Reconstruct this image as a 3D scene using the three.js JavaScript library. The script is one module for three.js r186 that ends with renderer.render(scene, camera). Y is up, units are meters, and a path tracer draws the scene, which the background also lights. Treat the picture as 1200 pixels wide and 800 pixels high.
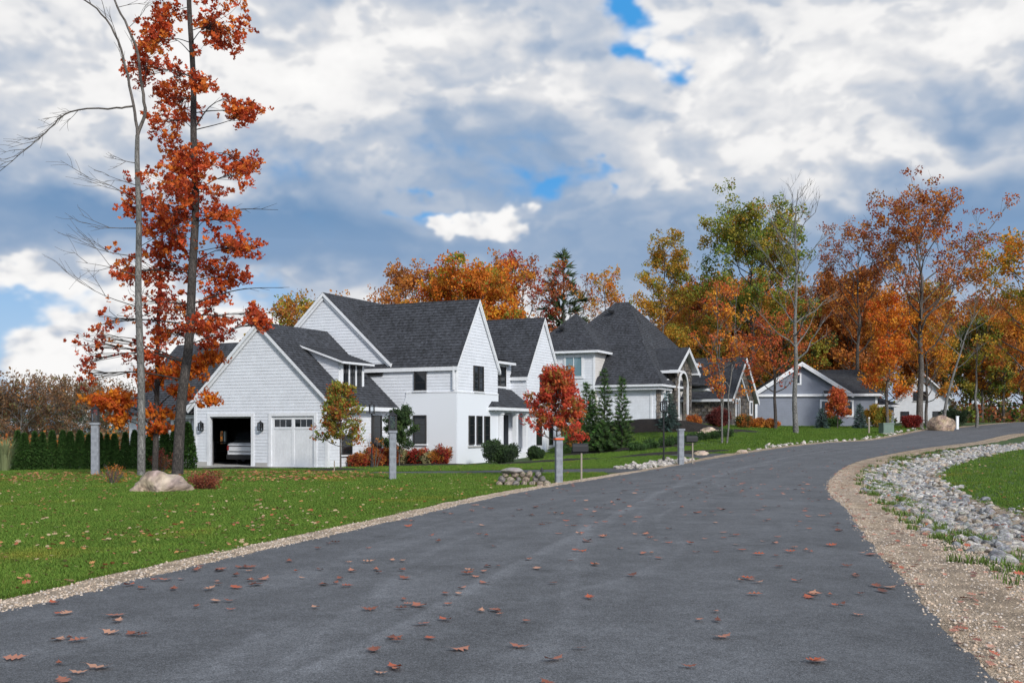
import * as THREE from 'three';
import { ImprovedNoise } from 'three/addons/math/ImprovedNoise.js';
import { mergeVertices } from 'three/addons/utils/BufferGeometryUtils.js';

// ---------------------------------------------------------------- camera, sky, sun, exposure
const scene = new THREE.Scene();
const camera = new THREE.PerspectiveCamera(2 * Math.atan(400 / 1250) * 180 / Math.PI, 1.5, 0.1, 2000);
camera.position.set(0, 1.6, 0);
camera.lookAt(0, 1.6, -10);
camera.setViewOffset(1200, 800, 0, -105, 1200, 800);        // lens shift: level camera, verticals stay vertical
const renderer = new THREE.WebGLRenderer({ antialias: true });
renderer.setSize(1024, 682);
renderer.toneMapping = THREE.LinearToneMapping;
renderer.toneMappingExposure = 1.29;
renderer.shadowMap.enabled = true;

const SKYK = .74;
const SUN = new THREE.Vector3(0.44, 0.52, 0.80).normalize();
const sun = new THREE.DirectionalLight(new THREE.Color(1.0, 0.945, 0.87), 2.45);
sun.position.copy(SUN).multiplyScalar(150);
sun.target.position.set(0, 0, -50);
sun.position.add(sun.target.position);
sun.castShadow = true;
sun.shadow.radius = 14;
sun.shadow.mapSize.set(4096, 4096);
Object.assign(sun.shadow.camera, { left: -90, right: 90, top: 80, bottom: -80, near: 1, far: 400 });
scene.add(sun, sun.target);

const PN = new ImprovedNoise();
const n3 = (x, y, z) => PN.noise(x, y, z);
function fbm(x, y, z, oct, gain = 0.5, lac = 2.03) {
  let a = 1, s = 0, t = 0;
  for (let i = 0; i < oct; i++) { s += a * PN.noise(x, y, z); t += a; a *= gain; x = x * lac + 17.3; y = y * lac + 5.1; z = z * lac + 9.7; }
  return s / t;
}
const clamp = (v, a = 0, b = 1) => Math.min(b, Math.max(a, v));
const sst = (a, b, v) => { const t = clamp((v - a) / (b - a)); return t * t * (3 - 2 * t); };
const mix = (a, b, t) => a + (b - a) * t;
function rng(seed) { let s = seed >>> 0; return () => { s = (s + 0x6d2b79f5) | 0; let t = Math.imul(s ^ (s >>> 15), 1 | s); t = (t + Math.imul(t ^ (t >>> 7), 61 | t)) ^ t; return ((t ^ (t >>> 14)) >>> 0) / 4294967296; }; }

// Broken cloud deck over blue. Directions in degrees: azimuth from straight ahead (right positive), elevation.
const SKYW = 4096, SKYH = 2048;
function makeSky() {
  const data = new Float32Array(SKYW * SKYH * 4);
  const ramp = [[0, .10, .215, .42], [.2, .175, .315, .53], [.42, .33, .44, .61], [.62, .53, .595, .70], [.82, .76, .775, .81], [1, .94, .935, .935], [1.3, 1.04, 1.03, 1.02]];
  const colour = (b) => { b = clamp(b, 0, 1.29); for (let k = 1; ; k++) if (b <= ramp[k][0]) { const p = ramp[k - 1], q = ramp[k], t = (b - p[0]) / (q[0] - p[0]); return [mix(p[1], q[1], t), mix(p[2], q[2], t), mix(p[3], q[3], t)]; } };
  // [az, el, half width, half height, amount]: openings, brightness of the deck, crisp cumulus heads
  const holes = [[6.6, 21.2, 1.5, 1.2, 1.2], [6.4, 19.0, 1.0, .7, 1.0], [1.4, 13.5, 1.1, .5, .8], [3.9, 14.4, 1.2, .6, .85], [-3.0, 11.9, 1.5, .45, 1.0], [-25, 5.6, 5.5, 2.0, 1.5], [-19, 6.8, 2.6, 1.0, .9], [-22, 3.4, 4, 1.6, 1.3], [-13, 6.6, 3, 1.2, .8], [4.9, 13.2, .6, .4, .8]];
  const tone = [[-22, 10.6, 9, 1.6, -.66], [-12, 10.3, 7, 1.8, -.64], [-26, 12, 6, 1.8, -.15], [-3.5, 9.2, 6, 1.8, -.22], [-3.5, 15.6, 4.6, 2.0, -.14], [1.5, 19.6, 3.4, 1.3, -.12], [24, 10.4, 8, 1.7, -.50], [9, 10.2, 7, 2.2, -.18], [15, 8.0, 8, 1.8, -.28], [23.5, 15.2, 5, 1.0, -.25], [5, 15.8, 3, 2, -.08],
    [-6.0, 20.2, 4.6, 1.3, .26], [-1.2, 20.3, 2.6, 1.0, .34], [1.4, 17.7, 2.0, .9, .42], [-10, 17.4, 4, 2.6, .24], [-18, 17.5, 8, 3.8, .22], [-5.2, 15.4, 1.8, .9, .30], [-8, 13.8, 5, .9, .12], [9, 18.8, 2.4, 3.2, .42], [14.5, 17, 5, 2.8, .38], [23, 18.9, 5, 2.2, .40], [18, 13.2, 8, 1.3, .26], [-8, 7.0, 4, 1.5, .12], [6, 6.4, 8, 1.4, .10], [-21, 7.6, 4, 1.2, .35]];
  const heads = [[-21.2, 3.3, 3.6, 2.5, 1.15], [-17.6, 4.6, 3.4, 2.4, 1.15], [-12.6, 4.6, 2.6, 2.2, .75], [-23.5, 7.7, 3.6, .9, .75], [-19.6, 8.2, 2.0, .8, .7], [-.2, 11.0, 1.6, 1.15, 1.0], [-2.7, 11.0, 1.0, .6, .8]];
  const sum = (list, az, el) => { let s = 0; for (const [a, e, w, h, k] of list) { const dx = (az - a) / w, dy = (el - e) / h, q = dx * dx + dy * dy; if (q < 7) s += k * Math.exp(-q); } return s; };
  for (let j = 0; j < SKYH; j++) {
    const el = ((j + 0.5) / SKYH - 0.5) * 180;
    for (let i = 0; i < SKYW; i++) {
      const o = (j * SKYW + i) * 4; data[o + 3] = 1;
      if (el < -1) { data[o] = .30; data[o + 1] = .31; data[o + 2] = .33; continue; }
      if (el > 55 && (i & 3)) { data[o] = data[o - 4]; data[o + 1] = data[o - 3]; data[o + 2] = data[o - 2]; continue; }
      let az = ((i + 0.5) / SKYW - 0.25) * 360; if (az > 180) az -= 360;
      const e = el * Math.PI / 180, a = az * Math.PI / 180, ce = Math.cos(e), x = Math.sin(a) * ce, y = Math.sin(e) * 1.75, z = -Math.cos(a) * ce;
      const wx = fbm(x * 7, y * 7, z * 7, 4), wy = fbm(x * 7 + 31, y * 7 + 7, z * 7, 4), fx = fbm(x * 26 + 5, y * 26, z * 26, 4, .55), fy = fbm(x * 26 + 60, y * 26, z * 26 + 9, 4, .55);
      const big = fbm(x * 3.2 + 4.2, y * 3.2, z * 3.2 - 1.7, 3), T = (k) => { const X = x * 6.5 + wx * .30 + k * .07, Y = y * 6.5 + wy * .30 + k * .11, Z = z * 6.5; return fbm(X, Y, Z, 3) * .8 + (.30 - Math.abs(fbm(X * 2.2, Y * 2.2, Z * 2.2 + 4, 5, .56)) * 1.35) * .55; }, t0 = T(0), lit = t0 - T(1);
      const wa = az + wx * 5 + fx * 2.4, we = el + wy * 2.6 + fy * 1.3;
      const base = .56 + big * .42 + sum(tone, az + wx * 6 + fx * 1.6, el + wy * 3.0 + fy * 1.0), puff = mix(.20, .62, sst(.35, .8, base));
      const heap = sst(.02, .16, t0 + fx * .45 - .04); let b = .60 + (base - .60) * .86 - .03 + puff * (t0 * .55 + lit * .75 + fx * .16 + heap * .24);
      let cover = .86 + big * .55 + t0 * .75 - sum(holes, wa, we) * 1.0;
      const alpha = sst(-.08, .80, cover + fy * .35);
      const low = sst(14.5, 9.5, el) * .27; b = low + Math.log1p(Math.exp((b - low) * 9)) / 9;   // brightness floor lifts the darkest undersides toward the horizon
      let [r, g, bl] = colour(b);
      const hz = sst(16, 0, el), br = mix(.07, .50, hz), bg = mix(.36, .68, hz), bb = mix(.80, .88, hz);
      // thin veil spreads over the openings' rims
      r = mix(br, r, alpha); g = mix(bg, g, alpha); bl = mix(bb, bl, alpha);
      const hd = sum(heads, az + wx * 1.4 + fx * 2.4, el + wy * .6 + fy * 1.5), ha = sst(.27, .56, hd + t0 * .26);
      if (ha > 0) { const hb = .88 + lit * 1.7 + t0 * .34 + (hd - .6) * .22 + fy * .2, c = colour(clamp(hb, .55, 1.2)); r = mix(r, c[0], ha); g = mix(g, c[1], ha); bl = mix(bl, c[2], ha); }
      const cs = Math.sin(e) * SUN.y + ce * (Math.sin(a) * SUN.x - Math.cos(a) * SUN.z), S = SKYK * (1 + 2.2 * Math.pow(Math.max(0, cs), 5));  // brighter cloud round the veiled sun, boosted out of view as added fill
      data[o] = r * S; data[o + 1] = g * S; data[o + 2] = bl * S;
    }
  }
  const t = new THREE.DataTexture(data, SKYW, SKYH, THREE.RGBAFormat, THREE.FloatType);
  t.mapping = THREE.EquirectangularReflectionMapping; t.magFilter = THREE.LinearFilter; t.needsUpdate = true;
  return t;
}
const skyTexture = makeSky();
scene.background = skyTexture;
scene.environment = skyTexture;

// ---------------------------------------------------------------- helpers
const V = (x, y, z) => new THREE.Vector3(x, y, z);
const taken = new Map();
function numbered(name) { const n = taken.get(name) ?? 0; taken.set(name, n + 1); return n ? name + '_' + String(n).padStart(3, '0') : name; }
function tag(o, label, category, group, kind) { if (label) o.userData.label = label; if (category) o.userData.category = category; if (group) o.userData.group = group; if (kind) o.userData.kind = kind; return o; }
function thing(name, label, category, x, y, z, turn = 0, group) { const g = new THREE.Group(); g.name = numbered(name); g.position.set(x, y, z); g.rotation.y = turn; scene.add(g); return tag(g, label, category, group); }
function part(name, geo, mat, parent) { const m = new THREE.Mesh(geo, mat); m.name = name; m.castShadow = m.receiveShadow = true; parent.add(m); return m; }
function solo(name, geo, mat, label, category, group, kind) { const m = new THREE.Mesh(geo, mat); m.name = numbered(name); m.castShadow = m.receiveShadow = true; scene.add(m); return tag(m, label, category, group, kind); }

// triangle soup with uv in metres
class Soup {
  constructor() { this.p = []; this.u = []; }
  tri(a, b, c) {
    const nx = (b[1] - a[1]) * (c[2] - a[2]) - (b[2] - a[2]) * (c[1] - a[1]), ny = (b[2] - a[2]) * (c[0] - a[0]) - (b[0] - a[0]) * (c[2] - a[2]), nz = (b[0] - a[0]) * (c[1] - a[1]) - (b[1] - a[1]) * (c[0] - a[0]);
    const X = Math.abs(nx), Y = Math.abs(ny), Z = Math.abs(nz);
    for (const q of [a, b, c]) { this.p.push(q[0], q[1], q[2]); if (Z >= X && Z >= Y * .6) this.u.push(q[0], q[1]); else if (X >= Y * .6) this.u.push(q[2], q[1]); else this.u.push(q[0], q[2]); }
    return this;
  }
  quad(a, b, c, d) { return this.tri(a, b, c).tri(a, c, d); }
  poly(P) { for (let i = 1; i + 1 < P.length; i++) this.tri(P[0], P[i], P[i + 1]); return this; }
  box(x0, x1, y0, y1, z0, z1) {
    const a = [x0, y0, z0], b = [x1, y0, z0], c = [x1, y1, z0], d = [x0, y1, z0], e = [x0, y0, z1], f = [x1, y0, z1], g = [x1, y1, z1], h = [x0, y1, z1];
    return this.quad(e, f, g, h).quad(b, a, d, c).quad(a, e, h, d).quad(f, b, c, g).quad(h, g, c, d).quad(a, b, f, e);
  }
  prism(P, dir) { // convex polygon P swept along dir
    const Q = P.map((p) => [p[0] + dir[0], p[1] + dir[1], p[2] + dir[2]]);
    this.poly([...P].reverse()); this.poly(Q);
    for (let i = 0; i < P.length; i++) { const j = (i + 1) % P.length; this.quad(P[i], P[j], Q[j], Q[i]); }
    return this;
  }
  bar(a, b, r, w = r) { // square bar between two points
    const d = V(b[0] - a[0], b[1] - a[1], b[2] - a[2]).normalize(), s = Math.abs(d.y) > .9 ? V(1, 0, 0) : V(0, 1, 0), x = s.clone().cross(d).normalize().multiplyScalar(r), y = d.clone().cross(x).normalize().multiplyScalar(w);
    const P = [[-1, -1], [1, -1], [1, 1], [-1, 1]].map(([i, j]) => [a[0] + x.x * i + y.x * j, a[1] + x.y * i + y.y * j, a[2] + x.z * i + y.z * j]);
    return this.prism(P, [b[0] - a[0], b[1] - a[1], b[2] - a[2]]);
  }
  geo() {
    const g = new THREE.BufferGeometry();
    g.setAttribute('position', new THREE.Float32BufferAttribute(this.p, 3)); g.setAttribute('uv', new THREE.Float32BufferAttribute(this.u, 2));
    g.computeVertexNormals(); return g;
  }
}
const boxGeo = (x0, x1, y0, y1, z0, z1) => new Soup().box(x0, x1, y0, y1, z0, z1).geo();

// overlapping courses (clapboards, shingles) on a convex polygon of a plane: origin O, unit ex along the courses, unit ey up, n outward
function courses(soup, O, ex, ey, n, poly, step, thick) {
  let lo = Infinity, hi = -Infinity; for (const [, y] of poly) { lo = Math.min(lo, y); hi = Math.max(hi, y); }
  const at = (x, y, h) => [O.x + ex.x * x + ey.x * y + n.x * h, O.y + ex.y * x + ey.y * y + n.y * h, O.z + ex.z * x + ey.z * y + n.z * h];
  const cut = (P, f) => { const R = []; for (let i = 0; i < P.length; i++) { const a = P[i], b = P[(i + 1) % P.length], fa = f(a), fb = f(b); if (fa >= 0) R.push(a); if ((fa >= 0) !== (fb >= 0)) { const t = fa / (fa - fb); R.push([a[0] + (b[0] - a[0]) * t, a[1] + (b[1] - a[1]) * t]); } } return R; };
  for (let k = Math.floor(lo / step + 1e-6); k * step < hi - 1e-4; k++) {
    const y0 = k * step, y1 = y0 + step, P = cut(cut(poly, (p) => p[1] - y0), (p) => y1 - p[1]);
    if (P.length < 3) continue;
    soup.poly(P.map(([x, y]) => at(x, y, 0.002 + thick * (1 - (y - y0) / step))));
    const low = P.filter((p) => p[1] < y0 + 1e-4).map((p) => p[0]);
    if (low.length >= 2) { const a = Math.min(...low), b = Math.max(...low); soup.quad(at(a, y0, 0), at(b, y0, 0), at(b, y0, 0.002 + thick), at(a, y0, 0.002 + thick)); }
  }
}

// ---------------------------------------------------------------- textures and materials
function tex(size, fn, srgb, repeat = 1, aniso) {
  const d = new Uint8Array(size * size * 4);
  for (let y = 0; y < size; y++) for (let x = 0; x < size; x++) { const c = fn(x / size, y / size, x, y), o = (y * size + x) * 4; if (typeof c === 'number') d[o] = d[o + 1] = d[o + 2] = clamp(c) * 255; else { d[o] = clamp(c[0]) * 255; d[o + 1] = clamp(c[1]) * 255; d[o + 2] = clamp(c[2]) * 255; } d[o + 3] = 255; }
  const t = new THREE.DataTexture(d, size, size); t.wrapS = t.wrapT = THREE.RepeatWrapping; t.magFilter = THREE.LinearFilter; t.minFilter = THREE.LinearMipmapLinearFilter; t.generateMipmaps = true;
  if (srgb) t.colorSpace = THREE.SRGBColorSpace; t.repeat.set(repeat, repeat); t.needsUpdate = true; return t;
}
const tau = Math.PI * 2;
const TR = rng(77);
const white = new Float32Array(1024 * 1024); for (let i = 0; i < white.length; i++) white[i] = TR();
const wn = (x, y) => white[((y & 1023) << 10) | (x & 1023)];
// smooth value noise that tiles over the unit square
const tn = (u, v, f, s = 0) => { const F = Math.round(f), x = u * F, y = v * F, ix = Math.floor(x), iy = Math.floor(y), a = x - ix, b = y - iy, A = a * a * (3 - 2 * a), B = b * b * (3 - 2 * b), at = (i, j) => wn(((ix + i) % F) + s * 37, ((iy + j) % F) + s * 91); return (mix(mix(at(0, 0), at(1, 0), A), mix(at(0, 1), at(1, 1), A), B) - .5) * 1.3; };
const lin = (r, g, b) => new THREE.Color().setRGB(r, g, b);
const std = (c, rough = .8, more = {}) => new THREE.MeshStandardMaterial({ color: c, roughness: rough, ...more });

const grainAsphalt = tex(1024, (u, v, x, y) => { const s = wn(x, y), s2 = wn((x >> 1) + 300, (y >> 1) + 77), s3 = wn((x >> 2) + 11, (y >> 2) + 540), m = tn(u, v, 9, 3) * .5 + tn(u, v, 40, 8) * .4 + tn(u, v, 110, 6) * .4; return .72 + (s - .5) * .30 + (s2 - .5) * .36 + (s3 - .5) * .18 + m * .16 + (s2 > .95 ? .28 : 0) - (s3 > .93 ? .16 : 0); }, true, 1 / 3.4);
const bumpAsphalt = tex(1024, (u, v, x, y) => .5 + (wn(x, y) - .5) * .5 + (wn((x >> 1) + 300, (y >> 1) + 77) - .5) * .5, false, 1 / 2.6);
const grainFine = tex(512, (u, v, x, y) => .955 + (wn(x, y) - .5) * .05 + tn(u, v, 7, 2) * .03 + tn(u, v, 29, 5) * .03, true, 1 / 2.3);
const grainGravel = tex(1024, (u, v, x, y) => { const s = wn(x >> 2, y >> 2), s2 = wn((x >> 1) + 40, (y >> 1) + 9), m = tn(u, v, 8, 1); const k = .70 + (s - .5) * .5 + (s2 - .5) * .34 + m * .18; return [k * 1.0, k * .97, k * .92]; }, true, 1 / 2.2);
const bumpGravel = tex(1024, (u, v, x, y) => .5 + (wn(x >> 2, y >> 2) - .5) * .7 + (wn((x >> 1) + 40, (y >> 1) + 9) - .5) * .4, false, 1 / 2.2);
const grainGrass = tex(1024, (u, v, x, y) => { const s = wn(x, y >> 2), p = tn(u, v, 7, 4), q = tn(u, v, 31, 6); const k = .62 + (s - .5) * .5 + p * .22 + q * .22; return [k * (1 + p * .25), k, k * .8]; }, true, 1 / 3.1);
const grainShingle = tex(1024, (u, v, x, y) => { // 4 m square: tabs of an architectural shingle, blended granules
  const row = Math.floor(v * 42), t = Math.floor((u * 30 + wn(row, 5)) % 30), tone = wn(t * 7 + 3, row * 13), g = wn(x, y), m = tn(u, v, 9, 9) * .10 + tn(u, v, 70, 3) * .18; return .72 + (tone - .5) * .26 + (g - .5) * .26 + m; }, true, 1 / 4);
const grainBark = tex(512, (u, v, x, y) => { const r = Math.abs(tn(u, v, 14, 2)) * .5 + Math.abs(PN.noise(u * 26, v * 5, 3)) * .8 + tn(u, v, 60, 4) * .25, s = wn(x, y); return .5 + r * .8 + (s - .5) * .22; }, true, 1);
const grainRock = tex(512, (u, v, x, y) => { const k = .80 + tn(u, v, 5, 1) * .26 + tn(u, v, 19, 3) * .24 + (wn(x, y) - .5) * .2; return [k, k * (.985 + tn(u, v, 8, 7) * .05), k * (.96 + tn(u, v, 8, 5) * .08)]; }, true, 1);
const bumpRock = tex(512, (u, v, x, y) => .5 + tn(u, v, 9, 1) * .5 + tn(u, v, 30, 3) * .3 + (wn(x, y) - .5) * .15, false, 1);
const grainGranite = tex(512, (u, v, x, y) => .86 + (wn(x, y) - .5) * .22 + (wn((x >> 1) + 9, (y >> 1)) - .5) * .16 + tn(u, v, 6, 3) * .12, true, 1);
const grainWood = tex(256, (u, v, x, y) => .84 + PN.noise(u * 3, v * 60, 1) * .16 + (wn(x, y) - .5) * .06, true, 1);
const stoneVeneer = grainRock.clone(); stoneVeneer.repeat.set(.8, .8); stoneVeneer.needsUpdate = true;

const M = {
  asphalt: std(lin(.178, .184, .196), .84, { map: grainAsphalt, bumpMap: bumpAsphalt, bumpScale: .006, vertexColors: true }),
  driveway: std(lin(.11, .115, .125), .9, { map: grainAsphalt, bumpMap: bumpAsphalt, bumpScale: .006 }),
  lawn: std(lin(.085, .175, .029), .95, { map: grainGrass, vertexColors: true }),
  gravel: std(lin(.66, .53, .41), .95, { map: grainGravel, bumpMap: bumpGravel, bumpScale: .014, vertexColors: true }),
  mulch: std(lin(.035, .026, .022), 1, { map: grainGravel, bumpMap: bumpGravel, bumpScale: .03 }),
  siding: std(lin(.74, .765, .81), .55, { map: grainFine }),
  brickPaint: std(lin(.69, .715, .75), .7),
  trim: std(lin(.79, .805, .83), .45, { map: grainFine }),
  roof: std(lin(.075, .08, .095), .92, { map: grainShingle }),
  roofMetal: std(lin(.03, .032, .036), .4, { metalness: .5 }),
  frame: std(lin(.03, .028, .027), .45),
  glass: new THREE.MeshPhysicalMaterial({ color: lin(.012, .015, .018), roughness: .04, specularIntensity: 1, ior: 1.6 }),
  glassPale: new THREE.MeshPhysicalMaterial({ color: lin(.16, .26, .30), roughness: .05, specularIntensity: 1, ior: 1.9 }),
  dark: std(lin(.03, .03, .033), .8),
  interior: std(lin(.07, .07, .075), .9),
  concrete: std(lin(.42, .41, .39), .9, { map: grainFine }),
  granite: std(lin(.30, .32, .355), .88, { map: grainGranite, bumpMap: bumpRock, bumpScale: .008 }),
  rock: std(lin(.60, .50, .40), .9, { map: grainRock, bumpMap: bumpRock, bumpScale: .03 }),
  black: std(lin(.012, .012, .014), .65),
  wood: std(lin(.42, .36, .29), .85, { map: grainWood }),
  barkGrey: std(lin(.30, .29, .27), .95, { map: grainBark, bumpMap: grainBark, bumpScale: .01 }),
  barkDark: std(lin(.115, .098, .088), .95, { map: grainBark, bumpMap: grainBark, bumpScale: .02 }),
  barkMid: std(lin(.21, .185, .165), .95, { map: grainBark }),
  grayHouse: std(lin(.215, .24, .295), .7, { map: grainFine }),
  stone: std(lin(.22, .20, .185), .92, { map: stoneVeneer }),
  tan: std(lin(.66, .63, .60), .8, { map: grainFine }),
};
const leafMat = new THREE.MeshPhysicalMaterial({ color: 0xffffff, roughness: .9, transmission: .4, thickness: 0, specularIntensity: .35, side: THREE.DoubleSide });
const needleMat = new THREE.MeshPhysicalMaterial({ color: 0xffffff, roughness: .9, transmission: .12, thickness: 0, specularIntensity: .3, side: THREE.DoubleSide });

// ---------------------------------------------------------------- terrain: a smooth surface through surveyed heights [x, depth, height]
const SURVEY = [[0, -30, 0], [-40, -20, 0], [40, -20, 0], [0, 0, 0], [-6, 8, 0], [3, 8, 0], [9, 8, -.05], [-20, 10, .05], [20, 10, .1], [-4, 15, 0], [2, 15, 0], [-15, 22, 0], [5, 20, 0], [-2, 24, 0], [7, 27, 0], [1.5, 32, 0], [9.5, 33, 0], [12, 22, .08], [18, 28, .35], [30, 22, .8],
  [4.5, 40, .06], [11, 36.4, .02], [8.8, 48, .37], [14.2, 44.5, .2], [13.4, 56, .56], [18.3, 52, .42], [22.8, 70, .85], [27.7, 65, .86], [37, 92, 1.75], [40.8, 85, 1.3], [51.4, 107, 2.5], [57, 101, 2.2], [80, 118, 3.2], [25, 48, .72], [36, 60, 1.0], [48, 80, 1.6], [60, 50, 1.6],
  [-4, 35, 0], [-15, 39, 0], [-12, 38, 0], [-8, 44, -.05], [-3, 46, -.06], [3, 50, .1], [-2.8, 54, -.12], [-9, 50.5, -.2], [-16, 54, -.25], [-25, 50, -.28], [-10, 62, 0], [1.5, 62, -.08], [4.5, 60, .4], [5.5, 66, .95], [-24, 40, -.05], [-45, 55, -.5], [-50, 100, -.6],
  [7, 56, .55], [10, 66, 1.35], [10.3, 74, 2.0], [4, 80, 2.0], [14, 80, 2.05], [17, 84, 2.1], [18, 74, 1.45], [15, 64, .95], [20, 80, 1.55], [24, 88, 1.75], [31, 95, 2.0], [22, 96, 2.0], [33, 88, 1.95], [40, 105, 2.3], [0, 100, 2.0], [-15, 90, 1.0], [20, 130, 2.6], [50, 135, 2.3], [-20, 140, .5], [60, 170, 3.2], [0, 180, 3]];
const TPS = (() => {
  const n = SURVEY.length, N = n + 3, A = [];
  const U = (r2) => r2 < 1e-9 ? 0 : r2 * Math.log(r2) * .5;
  for (let i = 0; i < N; i++) A.push(new Float64Array(N + 1));
  for (let i = 0; i < n; i++) {
    for (let j = 0; j < n; j++) A[i][j] = U((SURVEY[i][0] - SURVEY[j][0]) ** 2 + (SURVEY[i][1] - SURVEY[j][1]) ** 2) + (i === j ? 60 : 0);
    A[i][n] = A[n][i] = 1; A[i][n + 1] = A[n + 1][i] = SURVEY[i][0]; A[i][n + 2] = A[n + 2][i] = SURVEY[i][1]; A[i][N] = SURVEY[i][2];
  }
  for (let c = 0; c < N; c++) {
    let p = c; for (let r = c + 1; r < N; r++) if (Math.abs(A[r][c]) > Math.abs(A[p][c])) p = r;
    [A[c], A[p]] = [A[p], A[c]];
    for (let r = 0; r < N; r++) if (r !== c && A[r][c]) { const f = A[r][c] / A[c][c]; for (let k = c; k <= N; k++) A[r][k] -= f * A[c][k]; }
  }
  const w = A.map((r, i) => r[N] / r[i]);
  return (x, d) => { x = clamp(x, -50, 80); d = clamp(d, -30, 175); let s = w[n] + w[n + 1] * x + w[n + 2] * d; for (let i = 0; i < n; i++) s += w[i] * U((x - SURVEY[i][0]) ** 2 + (d - SURVEY[i][1]) ** 2); return s; };
})();

// road edges [x, depth]
const EDGE_L = [[-13.2, -22], [-8.9, -6], [-6.2, 3.5], [-4.46, 9.3], [-3.6, 12.9], [-2.62, 16.7], [-1.55, 21], [.1, 27.4], [2.2, 33.5], [4.9, 40.2], [8.8, 48], [13.4, 56], [22.8, 69], [37, 91], [51.4, 108], [80, 138], [130, 185]].map(([x, d]) => V(x, 0, d));
const EDGE_R = [[-5.2, -24], [-.9, -8], [1.75, 1.5], [3.12, 6.97], [4.17, 11.4], [5.0, 14.8], [6.6, 21], [8.35, 28.2], [11, 36.4], [14.2, 44.3], [18.4, 51.6], [27.7, 65], [41, 85], [57.5, 102.5], [86, 132], [136, 178]].map(([x, d]) => V(x, 0, d));
const cvL = new THREE.CatmullRomCurve3(EDGE_L, false, 'centripetal'), cvR = new THREE.CatmullRomCurve3(EDGE_R, false, 'centripetal');
const NR = 420;
const ptsL = cvL.getSpacedPoints(NR), ptsR = cvR.getSpacedPoints(NR);
// match rows of the road across: for each left point the nearest right point
const mid = []; { let j = 0; for (let i = 0; i <= NR; i++) { let best = j, bd = 1e9; for (let k = Math.max(0, j - 3); k <= Math.min(NR, j + 14); k++) { const q = ptsL[i].distanceTo(ptsR[k]); if (q < bd) { bd = q; best = k; } } j = best; mid.push([ptsL[i], ptsR[j]]); } }
function nearPath(P, x, d) { let bd = 1e9, bi = 0; for (let i = 0; i < P.length; i++) { const q = (P[i].x - x) ** 2 + (P[i].z - d) ** 2; if (q < bd) { bd = q; bi = i; } } const a = P[Math.max(0, bi - 1)], b = P[Math.min(P.length - 1, bi + 1)]; const tx = b.x - a.x, td = b.z - a.z, l = Math.hypot(tx, td); return { off: ((x - P[bi].x) * td - (d - P[bi].z) * tx) / l, i: bi, dist: Math.sqrt(bd) }; } // off: + to the right of the path
const roadSide = (x, d) => { const l = nearPath(ptsL, x, d).off, r = nearPath(ptsR, x, d).off; return { l, r }; };  // l > 0 and r < 0: on the road
const SWALE = new THREE.CatmullRomCurve3([[4.2, -10], [6.6, 4], [7.1, 9], [7.5, 13.5], [8.2, 18], [9.6, 24], [11.5, 31], [14.6, 39.5], [19.5, 47.5], [29, 60], [43.5, 79], [60, 97]].map(([x, d]) => V(x, 0, d)), false, 'centripetal').getSpacedPoints(200);
const bedWidth = (d) => d < 14 ? 1.5 : d < 26 ? mix(1.5, 1.15, (d - 14) / 12) : d < 42 ? mix(1.15, 1.5, (d - 26) / 16) : 1.5;
function ground(x, d) {
  let h = TPS(x, d);
  const s = nearPath(SWALE, x, d); h -= .22 * Math.exp(-((s.off / 1.1) ** 2)) * (s.dist < 6 ? 1 : 0);
  return h;
}
const rise = (x, z) => ground(x, -z);

function axisLines(lo, hi, cores) { const out = []; let v = lo; while (v < hi) { out.push(v); let step = 24; for (const [a, b, s] of cores) { const gap = v < a ? a - v : v > b ? v - b : 0; step = Math.min(step, s + gap * .12); } v += step; } out.push(hi); return out; }
{
  const xs = axisLines(-900, 900, [[-14, 16, .35], [-30, 34, 1.0]]), ds = axisLines(-60, 1200, [[4, 46, .35], [46, 75, .8]]);
  const pos = [], uv = [], col = [], idx = [], W = xs.length;
  for (const d of ds) for (const x of xs) {
    let y = ground(x, d); const s = roadSide(x, d);
    if (s.l > .05 && s.r < -.05 && Math.hypot(x, d) < 200) y -= .14;
    y += fbm(x * .13, 3, d * .13, 2) * .05 * sst(0, 2.5, Math.max(-s.l, s.r));
    pos.push(x, y, -d); uv.push(x, d);
    const n = fbm(x * .22, 7, d * .22, 4), m = fbm(x * .9, 2, d * .9, 3), dry = sst(.12, .5, n + m * .3);
    col.push(mix(.92, 1.55, dry) + m * .25, mix(.96, 1.08, dry) + m * .22, .95 + m * .2);
  }
  for (let j = 0; j + 1 < ds.length; j++) for (let i = 0; i + 1 < W; i++) { const a = j * W + i, b = a + 1, c = a + W, e = c + 1; idx.push(a, b, e, a, e, c); }
  const g = new THREE.BufferGeometry(); g.setAttribute('position', new THREE.Float32BufferAttribute(pos, 3)); g.setAttribute('uv', new THREE.Float32BufferAttribute(uv, 2)); g.setAttribute('color', new THREE.Float32BufferAttribute(col, 3)); g.setIndex(idx); g.computeVertexNormals();
  solo('lawn_ground', g, M.lawn, 'green mown lawn sloping up from the road to the houses', 'lawn', null, 'structure');
}
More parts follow.
